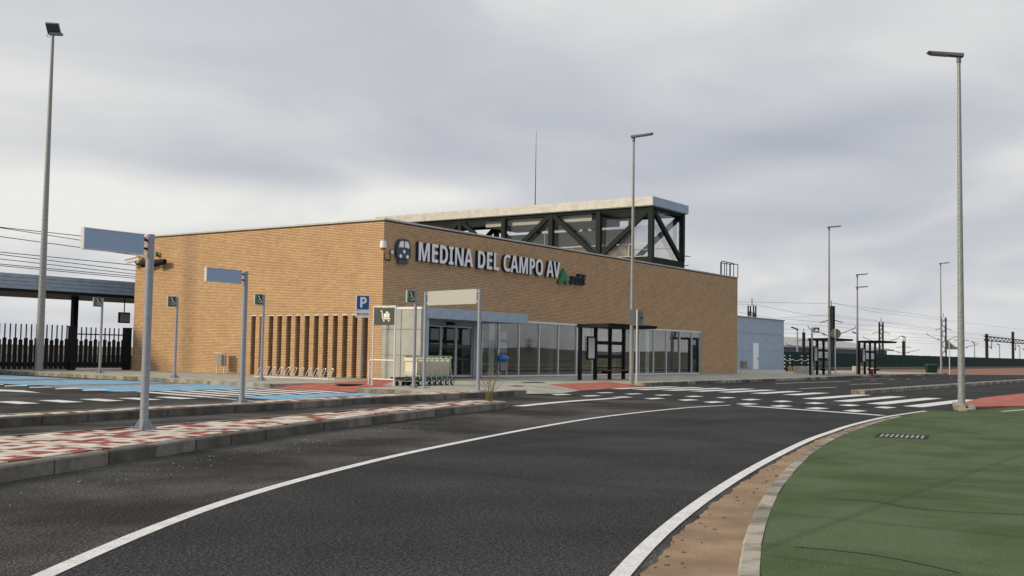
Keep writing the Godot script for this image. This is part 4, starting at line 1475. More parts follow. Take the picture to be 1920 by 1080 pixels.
func street_lamp(label: String, at: Vector3, h: float, turn: float, second := -1.0):
	var t := thing("street_lamp", label, "street lamp", at, turn, "galvanised street lamps")
	pole(t, h, 0.10, M.galvanised, 0.045, 20)
	var b := MB.new()
	b.cyl(Vector3.ZERO, Vector3(0, 0.03, 0), 0.2, 0.2, 16)
	part(t, "base_flange", b, M.galvanised)
	b = MB.new()
	b.bx(-0.05, 0.55, 0.075, 0.05, 0.95, 0.1)
	part(t, "access_door", b, M.galvanised)
	for y in ([h] if second < 0 else [h, second]):
		var hd := Node3D.new()
		hd.name = "luminaire"
		t.add_child(hd, true)
		hd.position = Vector3(0, y, 0)
		b = MB.new()
		b.cyl(Vector3(0, -0.16, 0), Vector3(0, 0.04, 0), 0.065, 0.06, 12)
		part(hd, "socket", b, M.lamp_head)
		b = MB.new()      # flat wedge head rising outwards along +X
		var tl := 0.09
		b.hexa([Vector3(-0.12, 0.0, 0.10), Vector3(0.78, tl + 0.02, 0.16), Vector3(0.78, tl + 0.02, -0.16), Vector3(-0.12, 0.0, -0.10), Vector3(-0.12, 0.10, 0.08), Vector3(0.86, tl + 0.075, 0.14), Vector3(0.86, tl + 0.075, -0.14), Vector3(-0.12, 0.10, -0.08)])
		part(hd, "housing", b, M.lamp_head)
		b = MB.new()
		b.hexa([Vector3(0.30, 0.038, 0.11), Vector3(0.74, 0.087, 0.135), Vector3(0.74, 0.087, -0.135), Vector3(0.30, 0.038, -0.11), Vector3(0.30, 0.05, 0.11), Vector3(0.74, 0.1, 0.135), Vector3(0.74, 0.1, -0.135), Vector3(0.30, 0.05, -0.11)])
		part(hd, "lens", b, M.lamp_lens)

func make_shelter(label: String, at: Vector3) -> Node3D:      # posts in a row along X, roof reaching out towards +Z
	var t := thing("bus_shelter", label, "shelter", at, 0.0, "black bus shelters on the station pavement")
	var xs := [0.0, 1.42, 2.82, 4.2]
	var b := MB.new()
	for i in 4:
		b = MB.new()
		b.bx(xs[i] - 0.06, 0, -0.08, xs[i] + 0.06, 2.46, 0.08)
		part(t, "post", b, M.black_metal)
	b = MB.new()
	b.hexa([Vector3(-0.12, 2.46, 1.55), Vector3(4.7, 2.50, 1.55), Vector3(4.7, 2.46, -0.12), Vector3(-0.12, 2.46, -0.12), Vector3(-0.12, 2.64, 1.6), Vector3(4.75, 2.64, 1.6), Vector3(4.75, 2.60, -0.12), Vector3(-0.12, 2.60, -0.12)])
	part(t, "roof", b, M.black_metal)
	for i in 2:
		var g := Node3D.new()
		g.name = "back_panel"
		t.add_child(g, true)
		var x0: float = xs[i + 1] + 0.075
		var x1: float = xs[i + 2] - 0.075
		b = MB.new()
		b.bx(x0, 0.6, -0.01, x1, 2.46, 0.01)
		part(g, "pane", b, M.glass)
		for y in [1.02, 1.68]:
			b = MB.new()
			b.bx(x0, y, -0.03, x1, y + 0.17, 0.03)
			part(g, "cross_rail", b, M.truss)
		b = MB.new()
		b.bx(x0, 0.55, -0.025, x1, 0.6, 0.025)
		part(g, "bottom_rail", b, M.black_metal)
	var e := Node3D.new()
	e.name = "end_panel"
	t.add_child(e, true)
	b = MB.new()
	b.bx(0.075, 0.3, -0.01, 1.345, 2.46, 0.01)
	part(e, "pane", b, M.glass)
	var ic := Node3D.new()
	ic.name = "timetable_case"
	t.add_child(ic, true)
	b = MB.new()
	b.bx(0.55, 0.95, 0.02, 1.25, 2.05, 0.09)
	part(ic, "frame", b, M.black_metal)
	b = MB.new()
	b.bx(0.62, 1.02, 0.09, 1.18, 1.98, 0.096)
	part(ic, "timetable", b, M.poster_and_reflection)
	b = MB.new()
	b.bx(1.45, 0.42, 0.12, 4.35, 0.47, 0.5)
	part(t, "bench", b, M.ceramic)
	for x in [1.9, 3.9]:
		b = MB.new()
		b.bx(x - 0.03, 0.3, 0.09, x + 0.03, 0.42, 0.45)
		part(t, "bench_bracket", b, M.black_metal)
	return t

func make_bin(label: String, at: Vector3, turn: float) -> Node3D:
	var t := thing("litter_bin", label, "litter bin", at, turn, "steel litter bins")
	for x in [-0.24, 0.24]:
		var b := MB.new()
		b.bx(x - 0.022, 0, -0.022, x + 0.022, 1.0, 0.022)
		part(t, "leg", b, M.alu)
	var b2 := MB.new()
	b2.bx(-0.21, 0.36, -0.14, 0.21, 0.88, 0.14)
	part(t, "bucket", b2, M.bin_steel)
	b2 = MB.new()
	b2.bx(-0.26, 0.97, -0.17, 0.26, 1.0, 0.17)
	part(t, "hood", b2, M.alu)
	return t

func build_furniture():
	var b := MB.new()
	# blank direction signs
	blank_sign("grey post with blank blue plate on the red and white island", Vector3(10.16, P - 0.002, -13.5), 2.86, 0.98, 2.56, 2.84, 0.0)
	blank_sign("grey post with blank blue plate on the narrow paved strip", Vector3(16.68, P - 0.002, -18.76), 2.93, 0.98, 2.65, 2.93, 0.0)
	# wheelchair bay signs
	var ds := [[30.24, -43.47, 3.38, "grey post with wheelchair sign in front of the black railings"], [28.37, -35.87, 3.22, "grey post with wheelchair sign in front of plain flank brick beside the litter bin"], [29.15, -31.72, 3.28, "grey post with wheelchair sign in front of the brick slots and cycle rack"], [28.3, -23.45, 3.22, "grey post with wheelchair sign beside the blank cream board"]]
	for q in ds:
		var t := thing("wheelchair_sign", q[3], "sign", Vector3(q[0], P, q[1]), 0.0, "wheelchair parking signs")
		pole(t, q[2], 0.055, M.pole_grey)
		base_plate(t, 0.055, M.pole_grey)
		var g := Node3D.new()
		g.name = "sign_plate"
		t.add_child(g)
		b = MB.new()
		b.bx(-0.46, q[2] - 0.38, -0.022, -0.09, q[2], 0.022)
		part(g, "plate", b, M.sign_green)
		b = MB.new()
		b.bx(-0.45, q[2] - 0.37, 0.022, -0.365, q[2] - 0.01, 0.026)
		part(g, "green_stripe", b, M.sign_stripe)
		b = MB.new()
		for e in [[-0.475, -0.46, -0.395, 0.015], [-0.09, -0.075, -0.395, 0.015]]: b.bx(e[0], q[2] + e[2], -0.025, e[1], q[2] + e[3], 0.028)
		for e in [-0.395, 0.0]: b.bx(-0.46, q[2] + e, -0.025, -0.09, q[2] + e + 0.015, 0.028)
		part(g, "rim", b, M.sign_cream)
		wheelchair(g, Vector3(-0.225, q[2] - 0.19, 0.024), 0.36)
		b = MB.new()
		for y in [q[2] - 0.28, q[2] - 0.1]: b.bx(-0.075, y - 0.012, -0.015, -0.04, y + 0.012, 0.015)
		part(t, "spacer", b, M.alu)
	# board on two posts
	var a1 := Vector3(28.35, P, -23.05)
	var a2 := Vector3(27.65, P, -20.3)
	var bd := thing("notice_board", "blank cream board hung between two grey posts in front of the entrance", "sign", a1)
	var dv := a2 - a1
	var len_ := dv.length()
	var u := dv / len_
	for o in [Vector3.ZERO, dv]:
		b = MB.new()
		b.cyl(o, o + Vector3(0, 3.2, 0), 0.058, 0.058, 18)
		part(bd, "pole", b, M.pole_grey)
		b = MB.new()
		b.bx(o.x - 0.15, 0, o.z - 0.15, o.x + 0.15, 0.02, o.z + 0.15)
		part(bd, "base_plate", b, M.pole_grey)
	b = MB.new()
	b.ob(dv / 2 + Vector3(0, 2.97, 0), Vector3(len_ - 0.26, 0.47, 0.05), Basis(u, Vector3.UP, u.cross(Vector3.UP)))
	part(bd, "board", b, M.sign_cream)
	b = MB.new()
	for f in [0.07, len_ - 0.07]:
		for y in [2.82, 3.12]: b.ob(u * f + Vector3(0, y, 0), Vector3(0.16, 0.03, 0.03), Basis(u, Vector3.UP, u.cross(Vector3.UP)))
	part(bd, "bracket", b, M.alu)
	# cycle parking sign
	var ps := thing("cycle_parking_sign", "blue P parking sign with small white SOLO BICIS plate before the brick corner", "sign", Vector3(34.5, P, -31.5), deg_to_rad(-28.0))
	pole(ps, 3.45, 0.045, M.pole_grey)
	b = MB.new()
	b.plate(rounded(-0.31, 2.90, 0.31, 3.56, 0.04), Vector3(0, 0, 0.05), Vector3.RIGHT, Vector3.UP, 0.025)
	part(ps, "border_plate", b, M.white)
	b = MB.new()
	b.plate(rounded(-0.27, 2.94, 0.27, 3.52, 0.03), Vector3(0, 0, 0.075), Vector3.RIGHT, Vector3.UP, 0.004)
	part(ps, "blue_plate", b, M.sign_blue)
	part(ps, "letter_p", glyph("P", 0.62, 0.006), M.letter_white, Vector3(0.0, 3.23, 0.082))
	b = MB.new()
	b.bx(-0.31, 2.60, 0.05, 0.31, 2.88, 0.075)
	part(ps, "lower_plate", b, M.white)
	var tx := part(ps, "lettering", glyph("SOLO BICIS", 0.125, 0.004), M.letter_side, Vector3(0, 2.74, 0.077))
	tx.scale = Vector3(0.78, 1, 1)
	# square sign seen from the back
	var sq := thing("crossing_sign", "square road sign seen from its grey back beside a lamp post", "sign", Vector3(41.6, P - 0.05, -22.15), deg_to_rad(-52.0))
	pole(sq, 3.2, 0.04, M.sign_edge)
	for q in [[-0.30, -0.035], [0.035, 0.30]]:
		b = MB.new()
		b.bx(q[0], 2.52, -0.09, q[1], 3.2, -0.06)
		part(sq, "back_plate", b, M.sign_back)
	b = MB.new()
	b.bx(-0.30, 2.52, -0.10, 0.30, 3.2, -0.092)
	part(sq, "sign_plate", b, M.sign_blue)
	b = MB.new()
	b.bx(0.15, 2.82, -0.06, 0.26, 2.88, -0.056)
	part(sq, "sticker", b, M.black_metal)
	# lamps
	var rturn := deg_to_rad(-55.0)
	street_lamp("galvanised lamp post beside the bus shelter and square sign at the station front", Vector3(41.88, P - 0.06, -22.55), 10.75, deg_to_rad(-75.0))
	var lr := Vector3(32.35, 0.125, -7.0)
	street_lamp("galvanised lamp post on the kerb corner beside green surface and crossing", lr, 9.85, deg_to_rad(118.0))
	street_lamp("galvanised lamp post with a round sign beside the second shelter", Vector3(75.9, P, -25.2), 10.4, deg_to_rad(-70.0))
	street_lamp("galvanised lamp post carrying two lamp heads behind the third shelter", Vector3(86.3, P, -26.4), pz(1624, 524, -26.4).y, deg_to_rad(-70.0), pz(1624, 547, -26.4).y)
	street_lamp("galvanised lamp post at the end of the pavement beside triangular sign", Vector3(105.6, P, -24.6), 10.1, deg_to_rad(-70.0))
	# tall floodlight mast
	var fl := thing("floodlight_mast", "tall galvanised mast with tilted square floodlight at the end of the railings", "floodlight", Vector3(29.8, P - 0.02, -47.54))
	var fh := hgt(98, 64, fl.position) - P
	pole(fl, fh, 0.19, M.galvanised, 0.07, 24)
	b = MB.new()
	b.cyl(Vector3.ZERO, Vector3(0, 0.04, 0), 0.32, 0.32, 18)
	part(fl, "base_flange", b, M.galvanised)
	b = MB.new()
	b.ob(Vector3(-0.05, fh + 0.25, 0.1), Vector3(0.62, 0.10, 0.62), Basis(Vector3(0.57, 0, 0.82).normalized(), -0.75) * Basis(Vector3.UP, -0.9))
	part(fl, "floodlight", b, M.lamp_head)
	b = MB.new()
	b.ob(Vector3(0.1, fh + 0.03, 0.1), Vector3(0.6, 0.1, 0.22), Basis(Vector3.UP, -0.9))
	part(fl, "driver_box", b, M.lamp_head)
	b = MB.new()
	var lp := []
	for k in 8: lp.append(Vector3(-0.22 + 0.0, fh - 0.05, 0) + Vector3(cos(PI + PI * k / 7.0) * 0.1 * 0.57, sin(PI + PI * k / 7.0) * 0.13, cos(PI + PI * k / 7.0) * 0.1 * 0.82))
	b.tube(lp, 0.012, 6)
	part(fl, "cable_loop", b, M.wire)
	# shelters
	var s1 := make_shelter("black bus shelter in front of the glazed station front", Vector3(43.8, P, -26.3))
	again(s1, "bus_shelter", Vector3(76.05, P, -26.6), 0.0, "black bus shelter beside the lamp post with the round sign and pale concrete block")
	again(s1, "bus_shelter", Vector3(85.1, P, -25.9), 0.0, "black bus shelter beside the red hydrant")
	# bins
	make_bin("steel litter bin on two legs against plain flank brick", Vector3(35.0, P, -40.9), deg_to_rad(-90.0))
	var b2 := make_bin("steel litter bin with a blue bag over its top before the station glass", Vector3(43.3, P, -30.35), deg_to_rad(-20.0))
	b = MB.new()
	b.ball(Vector3(-0.02, 0.93, 0.0), Vector3(0.33, 0.22, 0.25), 14, 7)
	part(b2, "bag", b, M.bag_blue)
	make_bin("steel litter bin at the far brick end of the station front", Vector3(75.3, P, -31.3), deg_to_rad(-30.0))
	# cycle rack
	var cr := thing("cycle_rack", "low steel cycle rack of slanted hoops before the brick slots", "cycle rack", Vector3(32.6, P, -33.6))
	b = MB.new()
	for x in [-0.12, 0.22]: b.bx(x - 0.025, 0, -2.2, x + 0.025, 0.04, 2.2)
	part(cr, "base_rail", b, M.alu)
	for k in 11:
		b = MB.new()
		var z := -2.1 + 0.42 * k
		b.tube([Vector3(-0.12, 0.04, z), Vector3(0.16, 0.42, z - 0.06), Vector3(0.2, 0.44, z - 0.01), Vector3(0.2, 0.42, z + 0.06), Vector3(-0.08, 0.04, z + 0.12)], 0.014, 6)
		part(cr, "hoop", b, M.chrome)
	# luggage trolley stand and trolleys
	var sf := thing("trolley_stand", "steel trolley stand with dark green luggage pictogram sign in front of the porch", "stand", Vector3(28.75, P, -25.15))
	for q in [[0.0, -0.55], [0.0, 0.45]]:
		b = MB.new()
		b.cyl(Vector3(q[0], 0, q[1]), Vector3(q[0], 2.78, q[1]), 0.033, 0.033, 12)
		part(sf, "pole", b, M.alu)
		b = MB.new()
		b.bx(q[0] - 0.07, 0, q[1] - 0.07, q[0] + 0.07, 0.012, q[1] + 0.07)
		part(sf, "base_plate", b, M.alu)
	b = MB.new()
	for y in [0.22, 0.88, 2.75]:
		b = MB.new()
		b.cyl(Vector3(0, y, -0.52), Vector3(0, y, 0.42), 0.024, 0.024, 10)
		part(sf, "rail", b, M.alu)
	b = MB.new()
	b.tube([Vector3(0.0, 0.02, -0.72), Vector3(0.0, 0.78, -0.72), Vector3(0.0, 0.86, -0.68), Vector3(0.0, 0.88, -0.55)], 0.028, 10)
	part(sf, "hoop", b, M.alu)
	b = MB.new()
	b.bx(-0.02, 2.1, -0.5, 0.02, 2.7, 0.4)
	part(sf, "sign_plate", b, M.sign_green)
	b = MB.new()      # trolley pictogram facing -X: axes run along +Z and up
	var R := Vector3(0, 0, 1)
	var o3 := Vector3(-0.02, 2.4, 0.03)
	for q in [[-0.16, -0.10, 0.20, -0.06], [-0.10, -0.04, 0.04, 0.10], [0.06, -0.04, 0.16, 0.12], [-0.01, 0.11, 0.09, 0.17]]:
		b.plate(v2([[q[0], q[1]], [q[2], q[1]], [q[2], q[3]], [q[0], q[3]]]), o3, R, Vector3.UP, 0.005)
	b.plate(v2([[-0.17, -0.08], [-0.13, -0.08], [-0.17, 0.20], [-0.25, 0.22], [-0.25, 0.18], [-0.20, 0.17]]), o3, R, Vector3.UP, 0.005)
	for q in [-0.09, 0.13]: b.plate(ring(0.032, 10, Vector2(q, -0.15)), o3, R, Vector3.UP, 0.005)
	part(sf, "luggage_pictogram", b, M.white)
	var tr := thing("luggage_trolley", "white and green luggage trolley, front one of the nested row at the stand", "luggage trolley", Vector3(29.35, P, -24.75), 0.0, "nested luggage trolleys")
	b = MB.new()
	b.hexa([Vector3(-0.35, 0.20, 0.26), Vector3(0.50, 0.28, 0.3), Vector3(0.50, 0.28, -0.3), Vector3(-0.35, 0.20, -0.26), Vector3(-0.35, 0.235, 0.26), Vector3(0.50, 0.315, 0.3), Vector3(0.50, 0.315, -0.3), Vector3(-0.35, 0.235, -0.26)])
	part(tr, "platform", b, M.trolley_green)
	for s in [-0.3, 0.3]:
		b = MB.new()
		b.tube([Vector3(0.52, 0.12, s), Vector3(0.40, 0.55, s), Vector3(0.36, 0.95, s), Vector3(0.42, 1.02, s)], 0.018, 8)
		part(tr, "upright", b, M.chrome)
		b = MB.new()
		b.tube([Vector3(0.5, 0.16, s), Vector3(-0.4, 0.16, s * 0.5)], 0.016, 8)
		part(tr, "frame_tube", b, M.chrome)
		var wl := Node3D.new()
		wl.name = "wheel"
		tr.add_child(wl, true)
		wl.position = Vector3(0.5, 0.1, s)
		b = MB.new()
		b.cyl(Vector3(0, 0, -0.025), Vector3(0, 0, 0.025), 0.1, 0.1, 16)
		part(wl, "tyre", b, M.rubber)
		b = MB.new()
		b.cyl(Vector3(0, 0, -0.03), Vector3(0, 0, 0.03), 0.068, 0.068, 14)
		part(wl, "rim", b, M.chrome)
	var fwh := Node3D.new()
	fwh.name = "wheel"
	tr.add_child(fwh, true)
	fwh.position = Vector3(-0.38, 0.08, 0)
	b = MB.new()
	b.cyl(Vector3(0, 0, -0.02), Vector3(0, 0, 0.02), 0.08, 0.08, 14)
	part(fwh, "tyre", b, M.rubber)
	b = MB.new()
	b.bx(0.345, 0.36, -0.27, 0.36, 0.86, 0.27)
	part(tr, "front_panel", b, M.trolley_cream)
	b = MB.new()
	b.bx(0.30, 0.86, -0.29, 0.4, 0.97, 0.29)
	part(tr, "basket", b, M.trolley_cream)
	b = MB.new()
	b.cyl(Vector3(0.42, 1.03, -0.3), Vector3(0.42, 1.03, 0.3), 0.026, 0.026, 10)
	part(tr, "handle", b, M.trolley_green)
	b = MB.new()
	b.bx(-0.42, 0.24, -0.28, -0.36, 0.30, 0.28)
	part(tr, "bumper", b, M.rubber)
	var ordn := ["second", "third", "fourth", "fifth", "sixth", "seventh"]
	for k in 6:
		again(tr, "luggage_trolley", Vector3(29.35 + 0.33 * (k + 1), P, -24.75 - 0.02 * k), 0.0, "white and green luggage trolley, %s from the sign end of the nested row" % ordn[k])
	# far pavement furniture
	for q in [[1471, 693, "first from the annex corner"], [1481, 692.5, "second from the annex corner"], [1503, 692.5, "third from the annex corner"], [1515, 692.5, "fourth from the annex corner"]]:
		var p := pg(q[0], q[1], P)
		p.z = -40.0
		p = pz(q[0], q[1], -40.0)
		var t := thing("striped_post", "black and white striped chain post, " + q[2], "post", Vector3(p.x, P, -40.0), 0.0, "striped chain posts")
		for k in 7:
			b = MB.new()
			b.cyl(Vector3(0, 0.19 * k, 0), Vector3(0, 0.19 * (k + 1), 0), 0.07, 0.07, 10)
			part(t, "band", b, M.white if k % 2 else M.black_metal)
		b = MB.new()
		b.ball(Vector3(0, 1.38, 0), Vector3(0.08, 0.08, 0.08), 10, 6)
		part(t, "knob", b, M.white)
	var c0 := pz(1471, 680, -40.0)
	var c1 := pz(1515, 680, -40.0)
	var chn := thing("barrier_chain", "sagging chain strung between the striped posts", "chain", Vector3(c0.x, 1.2, -40.0))
	b = MB.new()
	var cp := []
	for k in 13: cp.append(Vector3((c1.x - c0.x) * k / 12.0, -0.16 * absf(sin(PI * k / 4.0)), 0))
	b.tube(cp, 0.025, 6)
	part(chn, "links", b, M.white)
	var tb := thing("tiger_barrier", "low barrier with black and yellow diagonal stripes beside the concrete block", "barrier", pz(1486, 697, -34.5))
	tb.position.y = P
	b = MB.new()
	b.bx(-1.5, 0.02, -0.12, 1.5, 0.42, 0.1)
	part(tb, "body", b, M.black_metal)
	for k in 5:
		b = MB.new()
		var q := -1.45 + 0.58 * k
		b.plate(v2([[q + 0.25, 0.03], [q + 0.52, 0.03], [q + 0.27, 0.41], [q, 0.41]]), Vector3(0, 0, 0.1), Vector3.RIGHT, Vector3.UP, 0.008)
		part(tb, "yellow_stripe", b, M.yellow_paint)
	for q in [[1507, 700, "pale concrete block beside the tiger striped barrier"], [1615, 698.5, "pale concrete block beside the third shelter"]]:
		var p := pg(q[0], q[1], P)
		var t := thing("concrete_block", q[2], "concrete block", p, deg_to_rad(-62.0), "pale concrete blocks")
		b = MB.new()
		b.hexa([Vector3(-0.75, 0, 0.3), Vector3(0.75, 0, 0.3), Vector3(0.75, 0, -0.3), Vector3(-0.75, 0, -0.3), Vector3(-0.72, 0.55, 0.27), Vector3(0.72, 0.55, 0.27), Vector3(0.72, 0.55, -0.27), Vector3(-0.72, 0.55, -0.27)])
		part(t, "body", b, M.concrete)
		b = MB.new()
		b.tube([Vector3(-0.2, 0.55, 0), Vector3(-0.2, 0.6, 0), Vector3(0.2, 0.6, 0), Vector3(0.2, 0.55, 0)], 0.015, 6)
		part(t, "lifting_loop", b, M.mast)
	var hy := thing("hydrant", "small dark red hydrant standing in front of the third shelter", "hydrant", pg(1635, 703.3, P))
	b = MB.new()
	b.cyl(Vector3.ZERO, Vector3(0, 0.45, 0), 0.12, 0.11, 14)
	part(hy, "barrel", b, M.red_paint)
	b = MB.new()
	b.ball(Vector3(0, 0.45, 0), Vector3(0.13, 0.11, 0.13), 12, 5, 0.0, PI / 2)
	part(hy, "cap", b, M.white)
	for s in [-1.0, 1.0]:
		b = MB.new()
		b.cyl(Vector3(0.1 * s, 0.3, 0), Vector3(0.2 * s, 0.3, 0), 0.05, 0.05, 10)
		part(hy, "outlet", b, M.red_paint)
	var gc := thing("waste_container", "dark green wheeled waste container in front of the green fence", "container", Vector3(108.6, 0.02, -26.2), deg_to_rad(-50.0))
	gc.scale = Vector3.ONE * 0.8
	b = MB.new()
	b.hexa([Vector3(-0.5, 0.15, 0.35), Vector3(0.5, 0.15, 0.35), Vector3(0.5, 0.15, -0.35), Vector3(-0.5, 0.15, -0.35), Vector3(-0.64, 1.0, 0.48), Vector3(0.64, 1.0, 0.48), Vector3(0.64, 1.0, -0.48), Vector3(-0.64, 1.0, -0.48)])
	part(gc, "body", b, M.container_green)
	b = MB.new()
	b.hexa([Vector3(-0.68, 1.0, 0.52), Vector3(0.68, 1.0, 0.52), Vector3(0.68, 1.0, -0.52), Vector3(-0.68, 1.0, -0.52), Vector3(-0.6, 1.14, 0.4), Vector3(0.6, 1.14, 0.4), Vector3(0.6, 1.2, -0.5), Vector3(-0.6, 1.2, -0.5)])
	part(gc, "lid", b, M.container_green)
	for q in [[-0.42, 0.28], [0.42, 0.28], [-0.42, -0.28], [0.42, -0.28]]:
		b = MB.new()
		b.cyl(Vector3(q[0], 0.08, q[1] - 0.03), Vector3(q[0], 0.08, q[1] + 0.03), 0.08, 0.08, 12)
		part(gc, "wheel", b, M.rubber)
	var tg := thing("triangular_sign", "triangular road sign seen from its grey back near the end of the pavement", "sign", Vector3(106.2, 0.02, -24.0), deg_to_rad(-60.0))
	pole(tg, 3.35, 0.045, M.sign_edge)
	b = MB.new()
	b.plate(v2([[-0.1, 2.35], [1.15, 2.35], [0.0, 3.3]]), Vector3(-0.3, 0, -0.09), Vector3.RIGHT, Vector3.UP, 0.03)
	part(tg, "plate", b, M.sign_back)
	var rs := thing("round_sign", "round road sign seen from its grey back beside the lamp post", "sign", Vector3(76.6, P, -25.0), deg_to_rad(-60.0))
	pole(rs, 3.3, 0.045, M.sign_edge)
	b = MB.new()
	b.plate(ring(0.36, 24, Vector2(0.05, 2.95)), Vector3(0, 0, -0.09), Vector3.RIGHT, Vector3.UP, 0.03)
	part(rs, "plate", b, M.sign_back)
	var tx2 := thing("taxi_sign", "grey post with small dark taxi pictogram plate beside the second shelter", "sign", pg(1522.5, 703.5, P), deg_to_rad(-55.0))
	pole(tx2, 3.35, 0.06, M.pole_grey)
	b = MB.new()
	b.bx(0.1, 2.98, -0.02, 0.52, 3.35, 0.02)
	part(tx2, "plate", b, M.sign_green)
	b = MB.new()
	b.plate(v2([[0.17, 3.07], [0.45, 3.07], [0.45, 3.16], [0.39, 3.18], [0.36, 3.25], [0.26, 3.25], [0.23, 3.18], [0.17, 3.16]]), Vector3(0, 0, 0.02), Vector3.RIGHT, Vector3.UP, 0.005)
	part(tx2, "car_pictogram", b, M.white)
	# covers and grating in the ground
	var gy := thing("road_gully", "dark slotted gully grating set in the green surface", "grating", Vector3(19.5, 0.034, -5.2), atan2(0.16, 0.76))
	b = MB.new()
	for q in [[-0.44, -0.40], [0.40, 0.44]]: b.bx(q[0], -0.01, -0.42, q[1], 0.006, 0.42)
	for q in [[-0.42, -0.38], [0.38, 0.42]]: b.bx(-0.40, -0.01, q[0], 0.40, 0.006, q[1])
	part(gy, "frame", b, M.mast)
	b = MB.new()
	b.bx(-0.40, -0.004, -0.38, 0.40, -0.002, 0.38)
	part(gy, "pit", b, M.dark)
	for k in 9:
		b = MB.new()
		b.bx(-0.39, -0.001, -0.35 + 0.083 * k, 0.39, 0.004, -0.31 + 0.083 * k)
		part(gy, "bar", b, M.bin_steel)
	for q in [[37.8, -24.95, "dark manhole cover on the pavement before the station glass"], [28.55, -26.6, "dark manhole cover beside the red ramp near the cycle rack"]]:
		var t := thing("manhole_cover", q[2], "manhole cover", Vector3(q[0], P + 0.002, q[1]))
		b = MB.new()
		b.cyl(Vector3.ZERO, Vector3(0, 0.006, 0), 0.5, 0.5, 24)
		part(t, "rim", b, M.mast)
		b = MB.new()
		b.cyl(Vector3(0, 0.006, 0), Vector3(0, 0.01, 0), 0.42, 0.42, 24)
		part(t, "lid", b, M.dark)
	# weeds at the tip of the island, loose grit, small stones
	var wd := thing("weed_tuft", "dry weed growing at the tip of the red and white island", "plant", Vector3(22.35, P - 0.01, -16.05))
	b = MB.new()
	for k in 26:
		var g := rng.randf() * TAU
		var lean := rng.randf_range(0.08, 0.4)
		var hgt2 := rng.randf_range(0.25, 0.85)
		var o := Vector3(rng.randf_range(-0.08, 0.08), 0, rng.randf_range(-0.08, 0.08))
		var m := o + Vector3(cos(g) * lean * 0.4, hgt2 * 0.6, sin(g) * lean * 0.4)
		var e := o + Vector3(cos(g) * lean, hgt2, sin(g) * lean)
		b.tube([o, m, e], 0.004, 4)
		for j in 5:
			var q := m.lerp(e, j / 5.0)
			var d := Vector3(rng.randf_range(-1, 1), rng.randf_range(-0.2, 0.8), rng.randf_range(-1, 1)).normalized() * 0.05
			var s := d.cross(Vector3.UP).normalized() * 0.012
			b.tri(q - s, q + s, q + d)
	part(wd, "stalks", b, M.leaf_dry)
	b = MB.new()
	for k in 220:
		var f := rng.randf()
		var base := Vector2(-2.0 + 20.0 * f, -6.75 - 7.45 * f)
		var q := base + Vector2(rng.randf_range(-0.6, 0.6), absf(rng.randfn(0.0, 0.35)) + 0.06)
		var r := rng.randf_range(0.0025, 0.006)
		b.ob(Vector3(q.x, r * 0.6, q.y), Vector3(r * 2, r * 1.4, r * 1.7), Basis(Vector3.UP, rng.randf() * TAU))
	var tw := MB.new()
	for k in 44:      # litter of twigs and pebbles in the gutter sand
		var f := rng.randf()
		var q := Vector2(5.0 + 9.0 * f, -2.55 - 3.0 * f + 0.55 * f * f) + Vector2(0, -0.04 - 0.3 * rng.randf() * rng.randf())
		tw.ob(Vector3(q.x, 0.016, q.y), Vector3(rng.randf_range(0.008, 0.05), 0.006, rng.randf_range(0.005, 0.012)), Basis(Vector3.UP, rng.randf() * TAU))
	var grit := thing("loose_grit", "loose pale grit lying along the island kerb", "grit")
	grit.set_meta("kind", "stuff")
	part(grit, "stones", b, M.concrete)
	part(grit, "twigs", tw, M.bark)

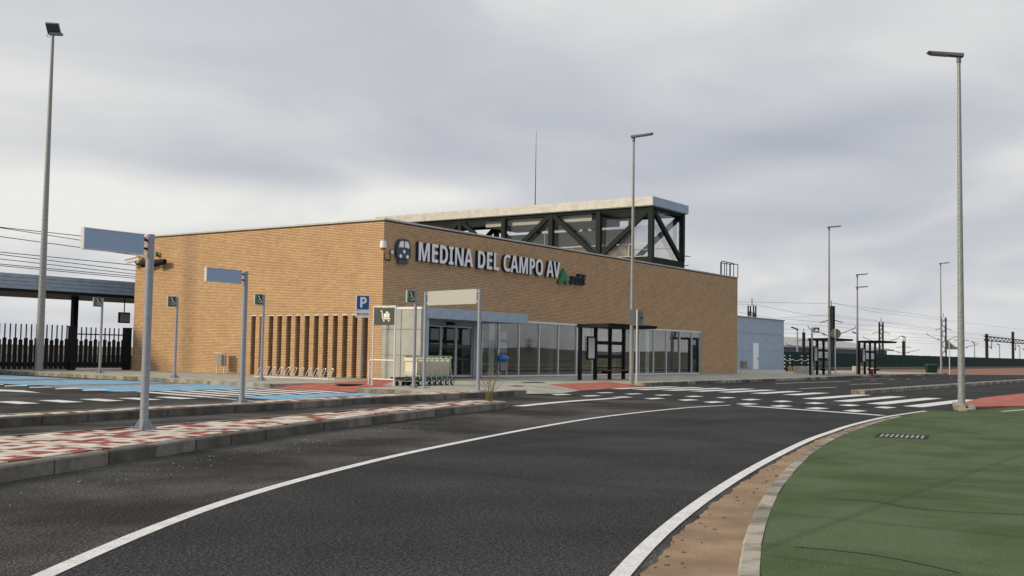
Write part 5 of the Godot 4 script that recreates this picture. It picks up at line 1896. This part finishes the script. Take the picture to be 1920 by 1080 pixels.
# ---------------------------------------------------------------- land on the near side, which the station glass mirrors
func build_reflected():
	var b := MB.new()
	var hl := setting("hills")
	var f := FastNoiseLite.new()
	f.seed = 3; f.frequency = 0.0016; f.fractal_octaves = 4
	var nx := 120
	for k in 2:
		b = MB.new()
		var z0 := 900.0 + 700.0 * k
		var rows := []
		for i in nx + 1:
			var x := -1500.0 + 4500.0 * i / nx
			var hh := (9.0 + 9.0 * k) * (0.35 + maxf(0.0, f.get_noise_2d(x, 200.0 * k) + 0.35) * 1.4)
			rows.append([Vector3(x, -0.1, z0), Vector3(x, hh * 0.6, z0 + 170.0), Vector3(x, hh, z0 + 330.0), Vector3(x, -0.1, z0 + 800.0)])
		for i in nx:
			for j in 3: b.quad(rows[i][j], rows[i + 1][j], rows[i + 1][j + 1], rows[i][j + 1])
		part(hl, "hill_range", b, M.hill)
	# grassy bank with young trees across the road
	var bank := setting("grass_bank")
	b = MB.new()
	var prev := []
	for i in 80:
		var x := -20.0 + 4.0 * i
		var w := f.get_noise_2d(x * 8.0, 40.0) * 2.0
		var row := [Vector3(x, -0.02, 13.0 + w), Vector3(x, 0.9 + 0.3 * w, 17.0 + w), Vector3(x, 1.15 + 0.3 * w, 21.0 + w), Vector3(x, -0.02, 34.0 + w)]
		if prev:
			for j in 3: b.quad(prev[j], row[j], row[j + 1], prev[j + 1])
		prev = row
	part(bank, "bank_surface", b, M.field)
	var kb := setting("far_kerb")
	kerb(kb, v2([[120, 7.4], [20, 7.4]]), 0.15, -0.05, 0.15, [0], 4.0)
	for i in 12:
		var x := 42.0 + 7.0 * i + rng.randf_range(-1.5, 1.5)
		var t := thing("young_tree", "small young tree on the grassy bank across the road", "tree", Vector3(x, 0.7, 17.5), 0.0, "young trees on the bank")
		b = MB.new()
		var h := rng.randf_range(1.8, 2.8)
		b.cyl(Vector3.ZERO, Vector3(0.1, h * 0.7, 0), 0.05, 0.025, 7)
		part(t, "trunk", b, M.bark)
		b = MB.new()
		for k in 260:
			var p := Vector3(rng.randfn(0, 0.28), h * 0.35 + rng.randf() * h * 0.65, rng.randfn(0, 0.28))
			var d := Vector3(rng.randf_range(-1, 1), rng.randf_range(-1, 1), rng.randf_range(-1, 1)).normalized()
			var s := d.cross(Vector3(0.3, 0.8, 0.5)).normalized() * 0.05
			b.tri(p - s, p + s, p + d * 0.14)
		part(t, "crown", b, M.leaf_green)

func _ready():
	rng.seed = 7
	# camera
	var yaw := deg_to_rad(55.4)
	var pitch := atan(122.0 / FOCAL)
	var roll := 0.01655
	fw = Vector3(sin(yaw) * cos(pitch), sin(pitch), -cos(yaw) * cos(pitch))
	var r0 := Vector3(cos(yaw), 0, sin(yaw))
	var u0 := r0.cross(fw)
	up = u0 * cos(roll) - r0 * sin(roll)
	rt = r0 * cos(roll) + u0 * sin(roll)
	var cam := Camera3D.new()
	cam.name = "camera"
	cam.fov = rad_to_deg(2.0 * atan(540.0 / FOCAL))
	cam.near = 0.1
	cam.far = 6000.0
	add_child(cam)
	cam.transform = Transform3D(Basis(rt, up, -fw), CAM)
	cam.current = true
	# sky, sun, exposure
	var e := Environment.new()
	e.background_mode = Environment.BG_SKY
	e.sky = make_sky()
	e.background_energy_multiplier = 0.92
	e.tonemap_mode = Environment.TONE_MAPPER_LINEAR
	e.tonemap_exposure = 1.18
	e.sdfgi_enabled = true
	e.ssao_enabled = true
	e.ssil_enabled = true
	var we := WorldEnvironment.new()
	we.name = "world_environment"
	we.environment = e
	add_child(we)
	var sun := DirectionalLight3D.new()
	sun.name = "sun"
	sun.light_energy = 0.86
	sun.light_color = Color(1.0, 0.91, 0.75)
	sun.light_angular_distance = 8.0
	sun.shadow_enabled = true
	add_child(sun)
	var el := deg_to_rad(23.0)
	var az := deg_to_rad(32.0)
	var to_sun := Vector3(-cos(el) * cos(az), sin(el), -cos(el) * sin(az))
	sun.look_at_from_position(to_sun * 50.0, Vector3.ZERO, Vector3.UP)
	make_materials()
	soften_dark_paints()
	build_ground()
	build_station()
	build_bridge()
	build_behind()
	build_far()
	build_furniture()
	build_reflected()
